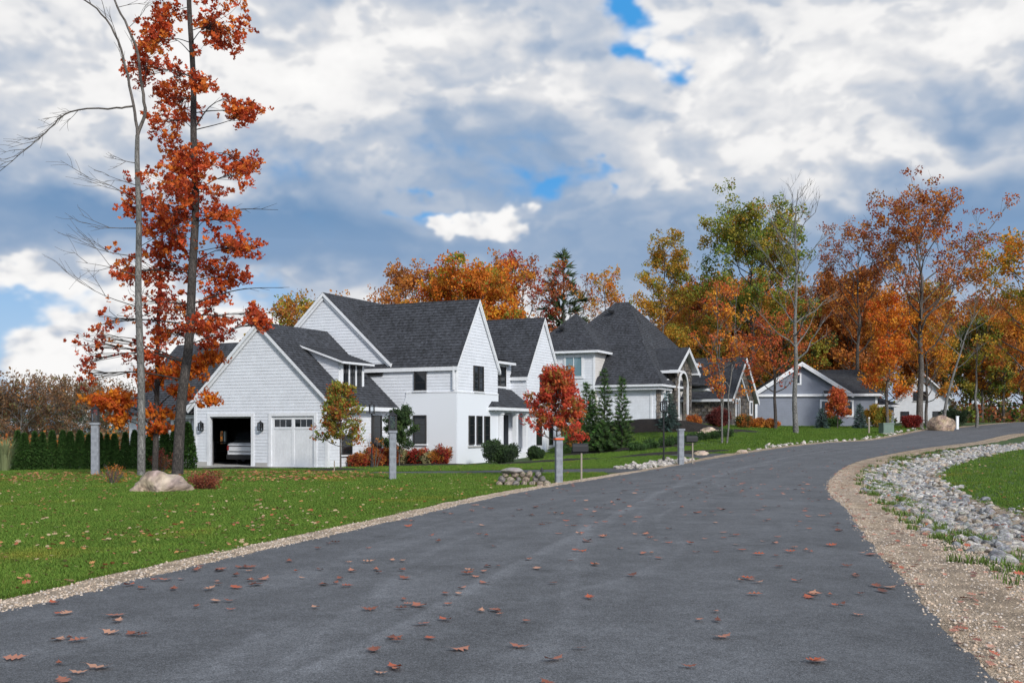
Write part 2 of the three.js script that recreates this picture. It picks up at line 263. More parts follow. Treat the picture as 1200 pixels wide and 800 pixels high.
// a strip between two plan paths with a height rule
function strip(rows, across, lift, colour, edge) {
  const pos = [], uv = [], col = [], idx = [], W = across + 1; let run = 0;
  rows.forEach(([a, b], j) => {
    if (j) run += a.distanceTo(rows[j - 1][0]);
    const w = a.distanceTo(b);
    for (let i = 0; i <= across; i++) { const t = i / across, x = mix(a.x, b.x, t), d = mix(a.z, b.z, t); pos.push(x, ground(x, d) + lift(t, x, d), -d); uv.push(t * w, run); const c = colour ? colour(t * w, run, x, d, w) : [1, 1, 1]; col.push(...c); }
  });
  for (let j = 0; j + 1 < rows.length; j++) for (let i = 0; i < across; i++) { const a = j * W + i, b = a + 1, c = a + W, e = c + 1; idx.push(a, b, e, a, e, c); }
  const g = new THREE.BufferGeometry(); g.setAttribute('position', new THREE.Float32BufferAttribute(pos, 3)); g.setAttribute('uv', new THREE.Float32BufferAttribute(uv, 2)); g.setAttribute('color', new THREE.Float32BufferAttribute(col, 3)); g.setIndex(idx); g.computeVertexNormals(); return g;
}
const dense = []; for (let j = 0; j + 1 < mid.length; j++) { const near = mid[j][0].z < 60 ? 5 : 1; for (let k = 0; k < near; k++) { const t = k / near; dense.push([mid[j][0].clone().lerp(mid[j + 1][0], t), mid[j][1].clone().lerp(mid[j + 1][1], t)]); } }
const ragged = dense.map(([a, b]) => { const u = b.clone().sub(a).normalize(); return [a.clone().addScaledVector(u, fbm(a.x * 1.3, 1, a.z * 1.3, 3) * .12), b.clone().addScaledVector(u, fbm(b.x * 1.3, 5, b.z * 1.3, 3) * .10)]; });
// tyre scuffs and paving marks: curved pale arcs in road coordinates [start run, across at start, end run, across at end, bow, width, strength]
const SCUFFS = []; { const r = rng(5); for (let i = 0; i < 44; i++) { const s = 26 + r() * 40; SCUFFS.push([s, 1 + r() * 6.2, s + 4 + r() * 16, 1 + r() * 6.2, (r() - .5) * 2.6, .025 + r() * .06, .12 + r() * .22]); } }
{
  const g = strip(ragged, 110, (t) => .012 + .05 * (1 - (2 * t - 1) ** 2) * .9 + .015, (a, run, x, d, w) => {
    let k = 1.0 + fbm(x * .5, 2, d * .5, 4) * .34 + fbm(x * 2.3, 8, d * 2.3, 3) * .14;
    k += fbm(a * 1.6, 4, run * .05, 3) * .30;                                              // long streaks left by the paver
    const seam = a - w * .47 - fbm(run * .2, 1, 1, 2) * .15; k += .46 * Math.exp(-((seam / .12) ** 2)) * (.7 + fbm(run * .5, 3, 8, 2)) - .24 * Math.exp(-(((seam + .13) / .035) ** 2)); // joint between the two passes
    for (const [s0, a0, s1, a1, bow, wd, st] of SCUFFS) if (run > s0 && run < s1) { const t = (run - s0) / (s1 - s0), c = mix(a0, a1, t) + bow * 4 * t * (1 - t); const q = (a - c) / wd; if (Math.abs(q) < 3) k += st * Math.exp(-q * q) * Math.sin(t * Math.PI) * (.5 + wn(Math.floor(run * 30), Math.floor(a * 60))); }
    const wet = fbm(x * .9 + 3, 6, d * .35, 3); if (wet > .34) k -= (wet - .34) * .9;
    for (const c of [.22, .40, .62, .80]) { const q = (a / w - c) / .045; k += .07 * Math.exp(-q * q) * (1 + fbm(x * .4, c * 9, d * .15, 2)); }   // polished wheel tracks
    const oil = fbm(x * 1.7 + 9, 3, d * .8, 4); if (oil > .30) k -= Math.min(.3, (oil - .30) * 2.2);                                // oil and damp stains
    k = Math.max(.42, k); return [k, k, k * 1.005];
  });
  solo('road', g, M.asphalt, 'dark grey asphalt road curving uphill between lawns, scattered with leaves', 'road', null, 'structure');
}
const shoulderTone = (a, run, x, d) => { const k = 1 + fbm(x * .8, 3, d * .8, 4) * .35, m = fbm(x * .35, 9, d * .35, 3); return [k * (1 + m * .06), k, k * (1 - m * .12)]; };
{
  const rowsL = ragged.map(([a, b]) => { const u = a.clone().sub(b).normalize(), w = .66 + fbm(a.x * .7, 2, a.z * .7, 3) * .3 + (a.z > 45 ? .3 : 0); return [a.clone().addScaledVector(u, Math.max(.12, w)), a.clone().addScaledVector(u, -.12)]; });
  solo('gravel_shoulder', strip(rowsL, 8, (t) => mix(.004, .012, t) + .022 * Math.sin(t * Math.PI), shoulderTone), M.gravel, 'narrow strip of pale gravel between lawn and asphalt', 'gravel strip', null, 'structure');
  const rowsR = ragged.map(([a, b]) => { const u = b.clone().sub(a).normalize(), d = b.z, w = d < 10 ? 1.5 : d < 14 ? mix(1.5, 1.15, (d - 10) / 4) : d < 30 ? 1.05 : d < 42 ? mix(1.05, 1.5, (d - 30) / 12) : 1.3; return [b.clone().addScaledVector(u, -.12), b.clone().addScaledVector(u, w + fbm(b.x * .6, 4, b.z * .6, 3) * .4)]; });
  solo('gravel_shoulder', strip(rowsR, 16, (t) => .012 + .02 * Math.sin(t * Math.PI), shoulderTone), M.gravel, 'wide verge of tan gravel beside the stone filled ditch', 'gravel strip', null, 'structure');
}
// driveway apron of the first house and a path up to the second
{
  const rows = []; for (let k = 0; k <= 24; k++) { const t = k / 24, x = mix(6.6, -5.5, t), d = mix(41.6, 40.6, t) + Math.sin(t * 3) * .5, hw = 1.5 + 1.3 * (1 - sst(0, .35, t)); rows.push([V(x, 0, d - hw), V(x, 0, d + hw)]); }
  const g = strip(rows, 6, () => .016); solo('driveway', g, M.driveway, 'asphalt driveway branching off the road toward the white farmhouse', 'driveway', null, 'structure');
  const r2 = []; for (let k = 0; k <= 20; k++) { const t = k / 20, x = mix(10.5, 9.2, t), d = mix(47.6, 53.5, t), hw = 1.5 + 1.0 * (1 - sst(0, .4, t)); r2.push([V(x - hw, 0, d + hw * .3), V(x + hw, 0, d - hw * .3)]); }
  solo('driveway', strip(r2, 6, () => .020), M.driveway, 'short asphalt driveway mouth beside the granite post of the hipped roof house', 'driveway', null, 'structure');
}
// planting beds of dark mulch
const BEDS = [];
function bed(cx, cd, rx, rd, turn, label, seed, mound = .09) {
  BEDS.push([cx, cd, rx, rd, turn]);
  const S = 40, pos = [], uv = [], idx = [], c = Math.cos(turn), s = Math.sin(turn), R = 5;
  for (let k = 0; k <= R; k++) for (let i = 0; i < S; i++) { const a = i / S * tau, q = k / R * (1 + fbm(Math.cos(a) * 1.5 + seed, Math.sin(a) * 1.5, seed, 3) * .3), lx = Math.cos(a) * rx * q, ld = Math.sin(a) * rd * q, x = cx + lx * c - ld * s, d = cd + lx * s + ld * c; pos.push(x, ground(x, d) + .02 + mound * (1 - (k / R) ** 2) * (mound > .2 ? 1.25 - .25 * (k / R) ** 2 : 1) + fbm(x * 3, seed, d * 3, 2) * .05 * (k < R ? 1 : 0), -d); uv.push(x, d); }
  for (let k = 0; k < R; k++) for (let i = 0; i < S; i++) { const a = k * S + i, b = k * S + (i + 1) % S; idx.push(a, b, b + S, a, b + S, a + S); }
  const g = new THREE.BufferGeometry(); g.setAttribute('position', new THREE.Float32BufferAttribute(pos, 3)); g.setAttribute('uv', new THREE.Float32BufferAttribute(uv, 2)); g.setIndex(idx); g.computeVertexNormals();
  solo('mulch_bed', g, M.mulch, label, 'mulch bed', null, 'structure');
}
bed(-7.3, 45.2, 1.5, 1.2, 0, 'dark mulch ring round the young maple before the garage', 1);
bed(-5, 53.6, 4.2, 1.4, -.44, 'dark mulch bed along the white wall with shrubs', 2);
bed(1.6, 52, 3.0, 1.0, .3, 'dark mulch bed under the red maple near the porch', 3);
bed(6.4, 60.3, 4.6, 1.3, .25, 'dark mulch bed under the tall evergreens', 4);
bed(9.4, 71.2, 5.2, 1.7, -.05, 'dark mulch bank below the hipped roof house', 5, .62);
bed(14.5, 73, 3.4, 1.6, .6, 'dark mulch bed below the stone entry', 6);
bed(8.2, 54.5, 3.8, .9, .45, 'dark mulch strip behind the granite mailbox post', 7);
bed(-13.3, 50.6, 2.2, .7, .4, 'dark mulch strip by the garage door', 8);

// ---------------------------------------------------------------- houses
const TURN = -25.6 * Math.PI / 180;
const FACE = { z: { ex: V(1, 0, 0), n: V(0, 0, 1), turn: 0 }, x: { ex: V(0, 0, -1), n: V(1, 0, 0), turn: Math.PI / 2 }, mz: { ex: V(-1, 0, 0), n: V(0, 0, -1), turn: Math.PI }, mx: { ex: V(0, 0, 1), n: V(-1, 0, 0), turn: -Math.PI / 2 } };
const UP = V(0, 1, 0);
// lap siding on convex pieces of a wall plane; pieces given as [along, height]
function sidingWall(house, face, O, pieces, mat = M.siding, step = .16, thick = .015, name = 'wall') {
  const F = FACE[face], s = new Soup();
  for (const p of pieces) { courses(s, O, F.ex, UP, F.n, p, step, thick); s.prism([...p].map(([x, y]) => [O.x + F.ex.x * x - F.n.x * .14, O.y + y, O.z + F.ex.z * x - F.n.z * .14]), [F.n.x * .138, 0, F.n.z * .138]); }
  return part(name, s.geo(), mat, house);
}
// one pitched plane: vertices counter-clockwise from outside, the first two along the eave
function slope(pts) {
  const P = pts.map((p) => V(...p)), ex = P[1].clone().sub(P[0]).normalize(), n = ex.clone().cross(P[P.length - 1].clone().sub(P[0])).normalize(), ey = n.clone().cross(ex);
  return { P, ex, ey, n, flat: P.map((p) => { const q = p.clone().sub(P[0]); return [q.dot(ex), q.dot(ey)]; }) };
}
function roof(house, planes, thick = .2, mat = M.roof, fascia = M.trim, name = 'roof') {
  const top = new Soup(), under = new Soup();
  for (const pts of planes) {
    const s = slope(pts); courses(top, s.P[0], s.ex, s.ey, s.n, s.flat, .19, .022);
    const low = s.P.map((p) => p.clone().add(V(0, -thick, 0)));
    under.poly(low.map((p) => [p.x, p.y, p.z]).reverse());
    for (let i = 0; i < low.length; i++) { const j = (i + 1) % low.length; under.quad([low[i].x, low[i].y, low[i].z], [low[j].x, low[j].y, low[j].z], [s.P[j].x, s.P[j].y, s.P[j].z], [s.P[i].x, s.P[i].y, s.P[i].z]); }
  }
  const r = part(name, top.geo(), mat, house); part('fascia', under.geo(), fascia, r); return r;
}
// raking trim boards on a gable: polyline of [x,y,z], swept out along n
function trimBoard(house, a, b, w, n, t = .05, name = 'trim_board', mat = M.trim) {
  const d = V(b[0] - a[0], b[1] - a[1], b[2] - a[2]), u = d.clone().normalize(), v = V(...n).cross(u).normalize().multiplyScalar(w);
  const P = [a, b, [b[0] + v.x, b[1] + v.y, b[2] + v.z], [a[0] + v.x, a[1] + v.y, a[2] + v.z]];
  return part(name, new Soup().prism(P, [n[0] * t, n[1] * t, n[2] * t]).geo(), mat, house);
}
// a window as a part: frame, panes, sill. c = bottom centre on the wall
function windowPart(house, face, c, w, h, o = {}) {
  const { cols = 1, rows = 1, frame = M.frame, casing = 0, glass = M.glass, bar = .05, sill = true, name = 'window' } = o;
  const g = new THREE.Group(); g.name = name; g.position.set(...c); g.rotation.y = FACE[face].turn; house.add(g);
  const s = new Soup(), fw = .055;
  s.box(-w / 2, w / 2, 0, fw, .0, .07).box(-w / 2, w / 2, h - fw, h, .0, .07).box(-w / 2, -w / 2 + fw, fw, h - fw, .0, .07).box(w / 2 - fw, w / 2, fw, h - fw, .0, .07);
  for (let i = 1; i < cols; i++) { const x = -w / 2 + w * i / cols; s.box(x - bar / 2, x + bar / 2, fw, h - fw, .01, .066); }
  part('frame', s.geo(), frame, g);
  const pw = w / cols, ph = h / rows;
  for (let i = 0; i < cols; i++) for (let j = 0; j < rows; j++) part('pane', boxGeo(-w / 2 + pw * i + (i ? bar / 2 : fw), -w / 2 + pw * (i + 1) - (i < cols - 1 ? bar / 2 : fw), ph * j + (j ? .012 : fw), ph * (j + 1) - (j < rows - 1 ? .012 : fw), .012, .034), glass, g);
  for (let j = 1; j < rows; j++) part('muntin', boxGeo(-w / 2 + fw, w / 2 - fw, ph * j - .013, ph * j + .013, .014, .05), frame, g);
  if (casing) { const k = new Soup(), q = casing; k.box(-w / 2 - q, -w / 2 - .002, -q, h + q, 0, .05).box(w / 2 + .002, w / 2 + q, -q, h + q, 0, .05).box(-w / 2, w / 2, h + .002, h + q, 0, .052).box(-w / 2, w / 2, -q, -.002, 0, .055); part('casing', k.geo(), M.trim, g); }
  else if (sill) part('sill', boxGeo(-w / 2 - .06, w / 2 + .06, -.07, -.003, 0, .1), M.trim, g);
  return g;
}
function lanternGeo(w, h) { // four-sided carriage lantern: roof, cage, base
  const cage = new Soup(); cage.box(-w / 2, w / 2, 0, .04, -w / 2, w / 2);
  for (const [i, j] of [[-1, -1], [1, -1], [1, 1], [-1, 1]]) cage.box(i * w * .42 - .02, i * w * .42 + .02, .04, h * .72, j * w * .42 - .02, j * w * .42 + .02);
  const q = w * .6, P = [[-q, h * .72, -q], [-q, h * .72, q], [q, h * .72, q], [q, h * .72, -q]], t = [0, h * .94, 0];
  cage.poly([...P].reverse()); for (let i = 0; i < 4; i++) cage.tri(P[i], P[(i + 1) % 4], t);
  cage.box(-.02, .02, h * .9, h, -.02, .02);
  return { cage: cage.geo(), glass: boxGeo(-w * .36, w * .36, .045, h * .70, -w * .36, w * .36) };
}
const lampGlass = new THREE.MeshPhysicalMaterial({ color: lin(.85, .88, .9), roughness: .05, transmission: 1, thickness: 0, ior: 1.45 });

// ---- white farmhouse. Local x along the facade, local -z to the back; origin at the corner between the two fronts
{
  const H = thing('white_farmhouse', 'white clapboard farmhouse with steep dark shingle gables and open garage bay', 'house', -2.81, -.1, -53.96, TURN);
  const GZ = 5.68, gl = -11.99, gr = -3.85, gm = (gl + gr) / 2, ge = 3.3, ga = 6.92, pitch = (ga - ge) / (gr - gm);
  // garage front: two door openings
  const d1 = [-10.98, -8.38], d2 = [-7.15, -4.62], dh = 2.42;
  sidingWall(H, 'z', V(0, 0, GZ), [
    [[gl, -.6], [d1[0], -.6], [d1[0], dh], [gl, dh]], [[d1[1], -.6], [d2[0], -.6], [d2[0], dh], [d1[1], dh]], [[d2[1], -.6], [gr, -.6], [gr, dh], [d2[1], dh]],
    [[gl, dh], [gr, dh], [gr, ge], [gm, ga], [gl, ge]]]);
  sidingWall(H, 'x', V(gr, 0, 0), [[[-GZ, -.6], [0, -.6], [0, ge], [-GZ, ge]]]);
  // garage inside runs on behind the third bay: lining with the inside shade put into its dark colour, slab, ceiling, a window in the end wall
  const LW = -17.4;
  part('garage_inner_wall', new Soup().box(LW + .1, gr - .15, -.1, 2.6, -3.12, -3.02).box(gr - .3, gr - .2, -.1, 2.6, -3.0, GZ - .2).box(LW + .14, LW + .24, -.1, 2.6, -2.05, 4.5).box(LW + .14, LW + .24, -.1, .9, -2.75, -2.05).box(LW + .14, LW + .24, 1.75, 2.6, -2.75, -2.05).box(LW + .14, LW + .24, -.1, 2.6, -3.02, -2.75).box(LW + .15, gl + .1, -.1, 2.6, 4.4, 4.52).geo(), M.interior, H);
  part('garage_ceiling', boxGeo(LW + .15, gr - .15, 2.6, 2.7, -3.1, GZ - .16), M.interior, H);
  part('garage_floor', boxGeo(LW + .15, gr - .15, -.2, -.02, -3.0, GZ + .3), M.concrete, H);
  const gw = windowPart(H, 'x', [LW + .24, .9, -2.4], .7, .85, { cols: 2, sill: false });
  gw.traverse((o) => { if (o.name === 'pane') o.material = new THREE.MeshPhysicalMaterial({ color: lin(.9, .92, .88), roughness: .05, transmission: 1, thickness: 0 }); });
  part('tool_rack', new Soup().box(-16.6, -16.4, 0, 1.1, -1.0, -.96).box(-15.6, -15.4, 0, 1.1, -1.0, -.96).box(-16.6, -15.4, 1.0, 1.1, -1.0, -.9).box(-16.6, -15.4, .5, .56, -1.0, -.9).geo(), M.granite, H);
  // door trim and closed door
  for (const [a, b] of [d1, d2]) { part('door_casing', new Soup().box(a - .17, a, -.1, dh + .17, GZ - .12, GZ + .05).box(b, b + .17, -.1, dh + .17, GZ - .12, GZ + .05).box(a, b, dh, dh + .17, GZ - .12, GZ + .052).geo(), M.trim, H); }
  function garageDoor(a, b, z) {
    const g = new THREE.Group(); g.name = 'garage_door'; g.position.set((a + b) / 2, -.05, z); H.add(g);
    const w = b - a, h = dh + .02, bw = w / 6;
    part('door_leaf', boxGeo(-w / 2, w / 2, 0, h, -.05, 0), M.trim, g);
    for (let k = 0; k < 12; k++) part('plank', boxGeo(-w / 2 + .12 + k * (w - .24) / 12 + .006, -w / 2 + .12 + (k + 1) * (w - .24) / 12 - .006, .14, h - .62, .001, .012), M.trim, g);
    part('rail', new Soup().box(-w / 2, w / 2, 0, .12, .001, .03).box(-w / 2, w / 2, h - .60, h - .5, .001, .03).box(-w / 2, w / 2, h - .12, h, .001, .03).box(-.07, .07, .12, h - .12, .0012, .031).box(-w / 2, -w / 2 + .12, .12, h - .12, .0012, .031).box(w / 2 - .12, w / 2, .12, h - .12, .0012, .031).geo(), M.trim, g);
    for (const s of [-1, 1]) for (let k = 0; k < 3; k++) { const x = s < 0 ? -w / 2 + .14 + k * (w / 2 - .24) / 3 : .10 + k * (w / 2 - .24) / 3; part('pane', boxGeo(x + .02, x + (w / 2 - .24) / 3 - .02, h - .48, h - .14, .001, .016), M.glass, g); }
  }
  garageDoor(d2[0], d2[1], GZ - .05);
  for (const x of [-11.5, -7.74]) { const s = new THREE.Group(); s.name = 'wall_lantern'; s.position.set(x, 1.72, GZ + .12); H.add(s); const L = lanternGeo(.2, .5); part('lantern_cage', L.cage, M.black, s); part('lantern_glass', L.glass, lampGlass, s); part('bracket', boxGeo(-.06, .06, .15, .4, -.115, -.02), M.black, s); }
  part('corner_board', new Soup().box(gr - .14, gr + .025, -.3, ge - .2, GZ - .14, GZ + .03).geo(), M.trim, H);
  part('corner_board', new Soup().box(gl - .025, gl + .14, -.3, ge - .2, GZ - .14, GZ + .03).geo(), M.trim, H);
  part('foundation_vent', boxGeo(-11.85, -11.15, -.05, .16, GZ + .02, GZ + .05), M.concrete, H);
  part('foundation_vent', boxGeo(-8.1, -7.4, -.05, .16, GZ + .02, GZ + .05), M.concrete, H);
  // garage roof
  const ov = .45, fr = GZ + .2, el = ge - pitch * ov;
  roof(H, [[[gr + ov, el, fr], [gr + ov, el, 0.02], [gm, ga + .12, -.3], [gm, ga + .12, fr]], [[gl - ov, el, -2.2], [gl - ov, el, fr], [gm, ga + .12, fr], [gm, ga + .12, -2.2]]]);
  trimBoard(H, [gm, ga - .08, GZ + .05], [gl - ov, el - .2, GZ + .05], .12, [0, 0, 1], .05, 'rake_board'); trimBoard(H, [gr + ov, el - .2, GZ + .05], [gm, ga - .08, GZ + .05], .12, [0, 0, 1], .05, 'rake_board');
  // shed dormer on the garage roof
  {
    const dx = -4.62, z0 = GZ - 2.0, z1 = GZ - 4.25, y0 = 3.62, y1 = 5.2;
    sidingWall(H, 'x', V(dx, 0, 0), [[[-z0, y0], [-z1, y0], [-z1, y1], [-z0, y1]]], M.trim, .165, .014, 'dormer_front');
    const cheek = (z, d) => { const O = V(0, 0, z), s = new Soup(); courses(s, O, V(1, 0, 0), UP, V(0, 0, d), d > 0 ? [[-7.0, 5.95], [dx, 3.7], [dx, 5.2]] : [[-7.0, 5.95], [dx, 5.2], [dx, 3.7]], .165, .016); s.prism([[-7.0, 5.95, z - d * .1], [dx, 3.7, z - d * .1], [dx, 5.2, z - d * .1]], [0, 0, d * .098]); part('dormer_cheek', s.geo(), M.siding, H); };
    cheek(z0, 1); cheek(z1, -1);
    roof(H, [[[dx + .45, 5.12, z0 + .3], [dx + .45, 5.12, z1 - .3], [-7.1, 6.12, z1 - .3], [-7.1, 6.12, z0 + .3]]], .10, M.roof, M.trim, 'dormer_roof');
    windowPart(H, 'x', [dx + .02, 3.86, (z0 + z1) / 2], 1.8, 1.22, { cols: 3, casing: .12, frame: M.trim, bar: .1 });
    for (const k of [-.6, 0, .6]) part('muntin', boxGeo(dx + .05, dx + .075, 3.9, 5.04, (z0 + z1) / 2 + k - .012, (z0 + z1) / 2 + k + .012), M.frame, H);
  }
  windowPart(H, 'x', [gr + .02, .55, 4.15], .85, .95, {}); windowPart(H, 'x', [gr + .02, .75, 1.45], .8, 1.75, { cols: 1, rows: 3 });
  // left wing with a third bay
  {
    const z = GZ - 1.0, l = -17.4, e = 2.95, rz = z - 3.95, rh = 6.5;
    sidingWall(H, 'z', V(0, 0, z), [[[l, -.6], [gl, -.6], [gl, e], [l, e]]]);
    const gy = (q) => e + (rh - e) * (1 - Math.abs(q - rz) / 3.95), zb = rz * 2 - z;
    sidingWall(H, 'mx', V(l, 0, 0), [[[zb, -.6], [-2.75, -.6], [-2.75, gy(-2.75)], [zb, e]], [[-2.75, -.6], [-2.05, -.6], [-2.05, .9], [-2.75, .9]], [[-2.75, 1.75], [-2.05, 1.75], [-2.05, gy(-2.05)], [-2.75, gy(-2.75)]], [[-2.05, -.6], [z, -.6], [z, e], [rz, rh], [-2.05, gy(-2.05)]]]);
    sidingWall(H, 'mz', V(0, 0, rz * 2 - z), [[[-gl, -.6], [-l, -.6], [-l, e], [-gl, e]]]);
    roof(H, [[[l - .35, e - .4, z + .45], [gm, e - .4, z + .45], [gm, rh + .1, rz], [l - .35, rh + .1, rz]], [[gm, e - .4, 2 * rz - z - .45], [l - .35, e - .4, 2 * rz - z - .45], [l - .35, rh + .1, rz], [gm, rh + .1, rz]]]);
    garageDoor(-15.6, -13.1, z + .07);
    part('corner_board', boxGeo(l - .03, l + .16, -.3, e - .2, z - .13, z + .03), M.trim, H);
  }
  // main block: front wing with gable ends to the right
  const W = 4.67, e = 5.2, rg = 8.55, g1 = -8.09, g1a = 9.05, xl = -12.3, wm = -W / 2;
  const curve = []; for (let k = 0; k <= 10; k++) { const t = k / 10 * Math.PI / 2; curve.push([-2.95 - 1.35 * (1 - Math.sin(t)), 2.45 + 1.21 * (1 - Math.cos(t))]); }
  sidingWall(H, 'z', V(0, 0, 0), [[[xl, -.6], [0, -.6], [0, e], [-3.85, e], [g1, g1a - .05], [xl, e]].map((p) => p)].flatMap((p) => [[[xl, -.6], [0, -.6], [0, e], [xl, e]], [[xl, e], [-3.85, e], [g1, g1a - .06]]]));
  // painted brick lower storey on both fronts, with a swept edge
  { const s = new Soup(); const q = [...curve].map(([x, y]) => [x, y, .024]); const P = [[-3.84, -.5, .024], [0, -.5, .024], [0, 3.66, .024], [-2.95, 3.66, .024]];
    for (let k = 0; k < 10; k++) { s.prism([[curve[k][0], curve[k][1], .024], [0.02, curve[k][1], .024], [.02, curve[k + 1][1], .024], [curve[k + 1][0], curve[k + 1][1], .024]], [0, 0, .03]); }
    s.prism([[-3.84, -.5, .024], [.02, -.5, .024], [.02, 2.45, .024], [-3.84, 2.45, .024]], [0, 0, .03]);
    part('painted_brick', s.geo(), M.brickPaint, H); part('band_board', boxGeo(-2.95, .06, 3.66, 3.72, .02, .075), M.trim, H); }
  sidingWall(H, 'x', V(0, 0, 0), [[[0, -.6], [W, -.6], [W, e], [W / 2, rg], [0, e]]]);
  part('painted_brick', boxGeo(.024, .054, -.5, 3.66, -W, .02), M.brickPaint, H); part('band_board', boxGeo(.02, .075, 3.66, 3.72, -W, .06), M.trim, H);
  part('corner_board', boxGeo(-.12, .03, 3.72, e - .2, -.12, .03), M.trim, H);
  sidingWall(H, 'mz', V(0, 0, -W), [[[0, -.6], [1, -.6], [1, e], [0, e]]]);
  const sp = (rg - e) / (W / 2), o2 = .16;
  roof(H, [[[-9, e - sp * o2, o2], [.14, e - sp * o2, o2], [.14, rg + .08, wm], [-9, rg + .08, wm]], [[.14, e - sp * o2, -W - o2], [-9, e - sp * o2, -W - o2], [-9, rg + .08, wm], [.14, rg + .08, wm]]]);
  trimBoard(H, [.06, e - .06, 0], [.06, rg - .06, wm], -.12, [1, 0, 0], .05, 'rake_board'); trimBoard(H, [.06, rg - .06, wm], [.06, e - .06, -W], -.12, [1, 0, 0], .05, 'rake_board');
  // big front gable behind the garage
  const p1 = (g1a - 5.26) / (g1 - -3.85) * -1, bz = -8;
  roof(H, [[[-3.85 + .05, 5.22, .18], [-3.85 + .05, 5.22, bz], [g1, g1a + .1, bz], [g1, g1a + .1, .18]], [[xl - .05, 5.22, bz], [xl - .05, 5.22, .18], [g1, g1a + .1, .18], [g1, g1a + .1, bz]]]);
  trimBoard(H, [-3.85, 5.1, .06], [g1, g1a - .08, .06], .14, [0, 0, 1], .05, 'rake_board'); trimBoard(H, [g1, g1a - .08, .06], [xl, 5.1, .06], .14, [0, 0, 1], .05, 'rake_board');
  sidingWall(H, 'mx', V(xl, 0, 0), [[[bz, -.6], [0, -.6], [0, e], [bz, e]]]);
  sidingWall(H, 'mz', V(0, 0, bz), [[[3.85, -.6], [-xl, -.6], [-xl, e], [-g1, g1a], [3.85, e]]]);
  // windows of the two fronts
  windowPart(H, 'z', [-2.09, 3.78, .03], .72, 1.24, { rows: 3 }); windowPart(H, 'z', [-2.1, 1.04, .056], .78, 1.48, { rows: 3 });
  windowPart(H, 'z', [-4.95, 4.6, .02], 1.15, .4, { sill: false });
  windowPart(H, 'x', [.02, 3.78, -2.34], 1.1, 1.34, { cols: 2, rows: 3 });
  for (const k of [-.88, 0, .88]) windowPart(H, 'x', [.056, 1.0, -2.36 + k], .60, 1.5, { rows: 3, sill: false });
  part('lower_sill', boxGeo(.055, .13, .86, .93, -3.65, -1.1), M.concrete, H);
  // second gable block
  const z2 = -8.44, z3 = -13.2, m2 = (z2 + z3) / 2, e2 = 5.05, r2 = 8.4;
  sidingWall(H, 'x', V(0, 0, 0), [[[-z2, -.6], [-z3, -.6], [-z3, e2], [-m2, r2], [-z2, e2]]]);
  sidingWall(H, 'z', V(0, 0, z2), [[[-1, -.6], [0, -.6], [0, e2], [-1, e2]]]);
  sidingWall(H, 'mz', V(0, 0, z3), [[[0, -.6], [9, -.6], [9, e2], [0, e2]]]);
  const s2 = (r2 - e2) / (z2 - m2);
  roof(H, [[[-9, e2 - s2 * o2, z2 + o2], [.14, e2 - s2 * o2, z2 + o2], [.14, r2 + .08, m2], [-9, r2 + .08, m2]], [[.14, e2 - s2 * o2, z3 - o2], [-9, e2 - s2 * o2, z3 - o2], [-9, r2 + .08, m2], [.14, r2 + .08, m2]]]);
  trimBoard(H, [.06, e2 - .06, z2], [.06, r2 - .06, m2], -.12, [1, 0, 0], .05, 'rake_board'); trimBoard(H, [.06, r2 - .06, m2], [.06, e2 - .06, z3], -.12, [1, 0, 0], .05, 'rake_board');
  windowPart(H, 'x', [.02, 3.75, m2], 1.1, 1.34, { cols: 2, rows: 3 });
  // recessed entry between the gables with a wall dormer
  sidingWall(H, 'x', V(-1, 0, 0), [[[W, -.6], [-z2, -.6], [-z2, 5.6], [W, 5.6]]]);
  roof(H, [[[-.55, 5.62, -5.0], [-.55, 5.62, -8.2], [-3.2, 6.3, -8.2], [-3.2, 6.3, -5.0]]], .14, M.roofMetal, M.trim, 'dormer_roof');
  windowPart(H, 'x', [-.98, 4.25, -6.9], 1.5, 1.12, { cols: 2, rows: 2, casing: .1 });
  // porch
  part('porch_deck', boxGeo(-1, .42, -.6, .52, -13.0, -4.72), M.trim, H);
  part('porch_beam', boxGeo(-.02, .2, 2.72, 2.98, -9.5, -4.0), M.trim, H);
  roof(H, [[[.48, 2.98, -3.45], [.48, 2.98, -9.75], [-1, 4.1, -8.4], [-1, 4.1, -4.9]], [[-1, 2.98, -3.45], [.48, 2.98, -3.45], [-1, 4.1, -4.9]], [[.48, 2.98, -9.75], [-1, 2.98, -9.75], [-1, 4.1, -8.4]]], .16, M.roof, M.trim, 'porch_roof');
  for (const z of [-6.74, -8.05, -4.85]) { const c = new THREE.Group(); c.name = 'porch_column'; c.position.set(.1, .52, z); H.add(c); part('shaft', boxGeo(-.12, .12, .2, 2.08, -.12, .12), M.trim, c); part('column_base', boxGeo(-.17, .17, 0, .2, -.17, .17), M.trim, c); part('capital', boxGeo(-.16, .16, 2.08, 2.2, -.16, .16), M.trim, c); }
  part('entry_door', boxGeo(-.98, -.9, .52, 2.7, -6.4, -5.3), M.dark, H);
  part('side_light', boxGeo(-.98, -.92, .6, 2.6, -7.0, -6.5), M.glass, H); part('side_light', boxGeo(-.98, -.92, .6, 2.6, -7.95, -7.2), M.glass, H);
  windowPart(H, 'x', [.03, .85, -10.05], .8, 1.6, { rows: 3, casing: .09 }); windowPart(H, 'x', [.03, .85, -11.8], .62, 1.6, { rows: 3, casing: .09 });
  part('porch_pilaster', boxGeo(.02, .14, .52, 2.7, -11.25, -10.95), M.trim, H); part('porch_pilaster', boxGeo(.02, .14, .52, 2.7, -13.2, -12.9), M.trim, H);
  // downspout on the inner corner
  part('downspout', new Soup().bar([-.1, 5.0, .13], [-.1, 3.8, .13], .04).geo(), M.trim, H);
}

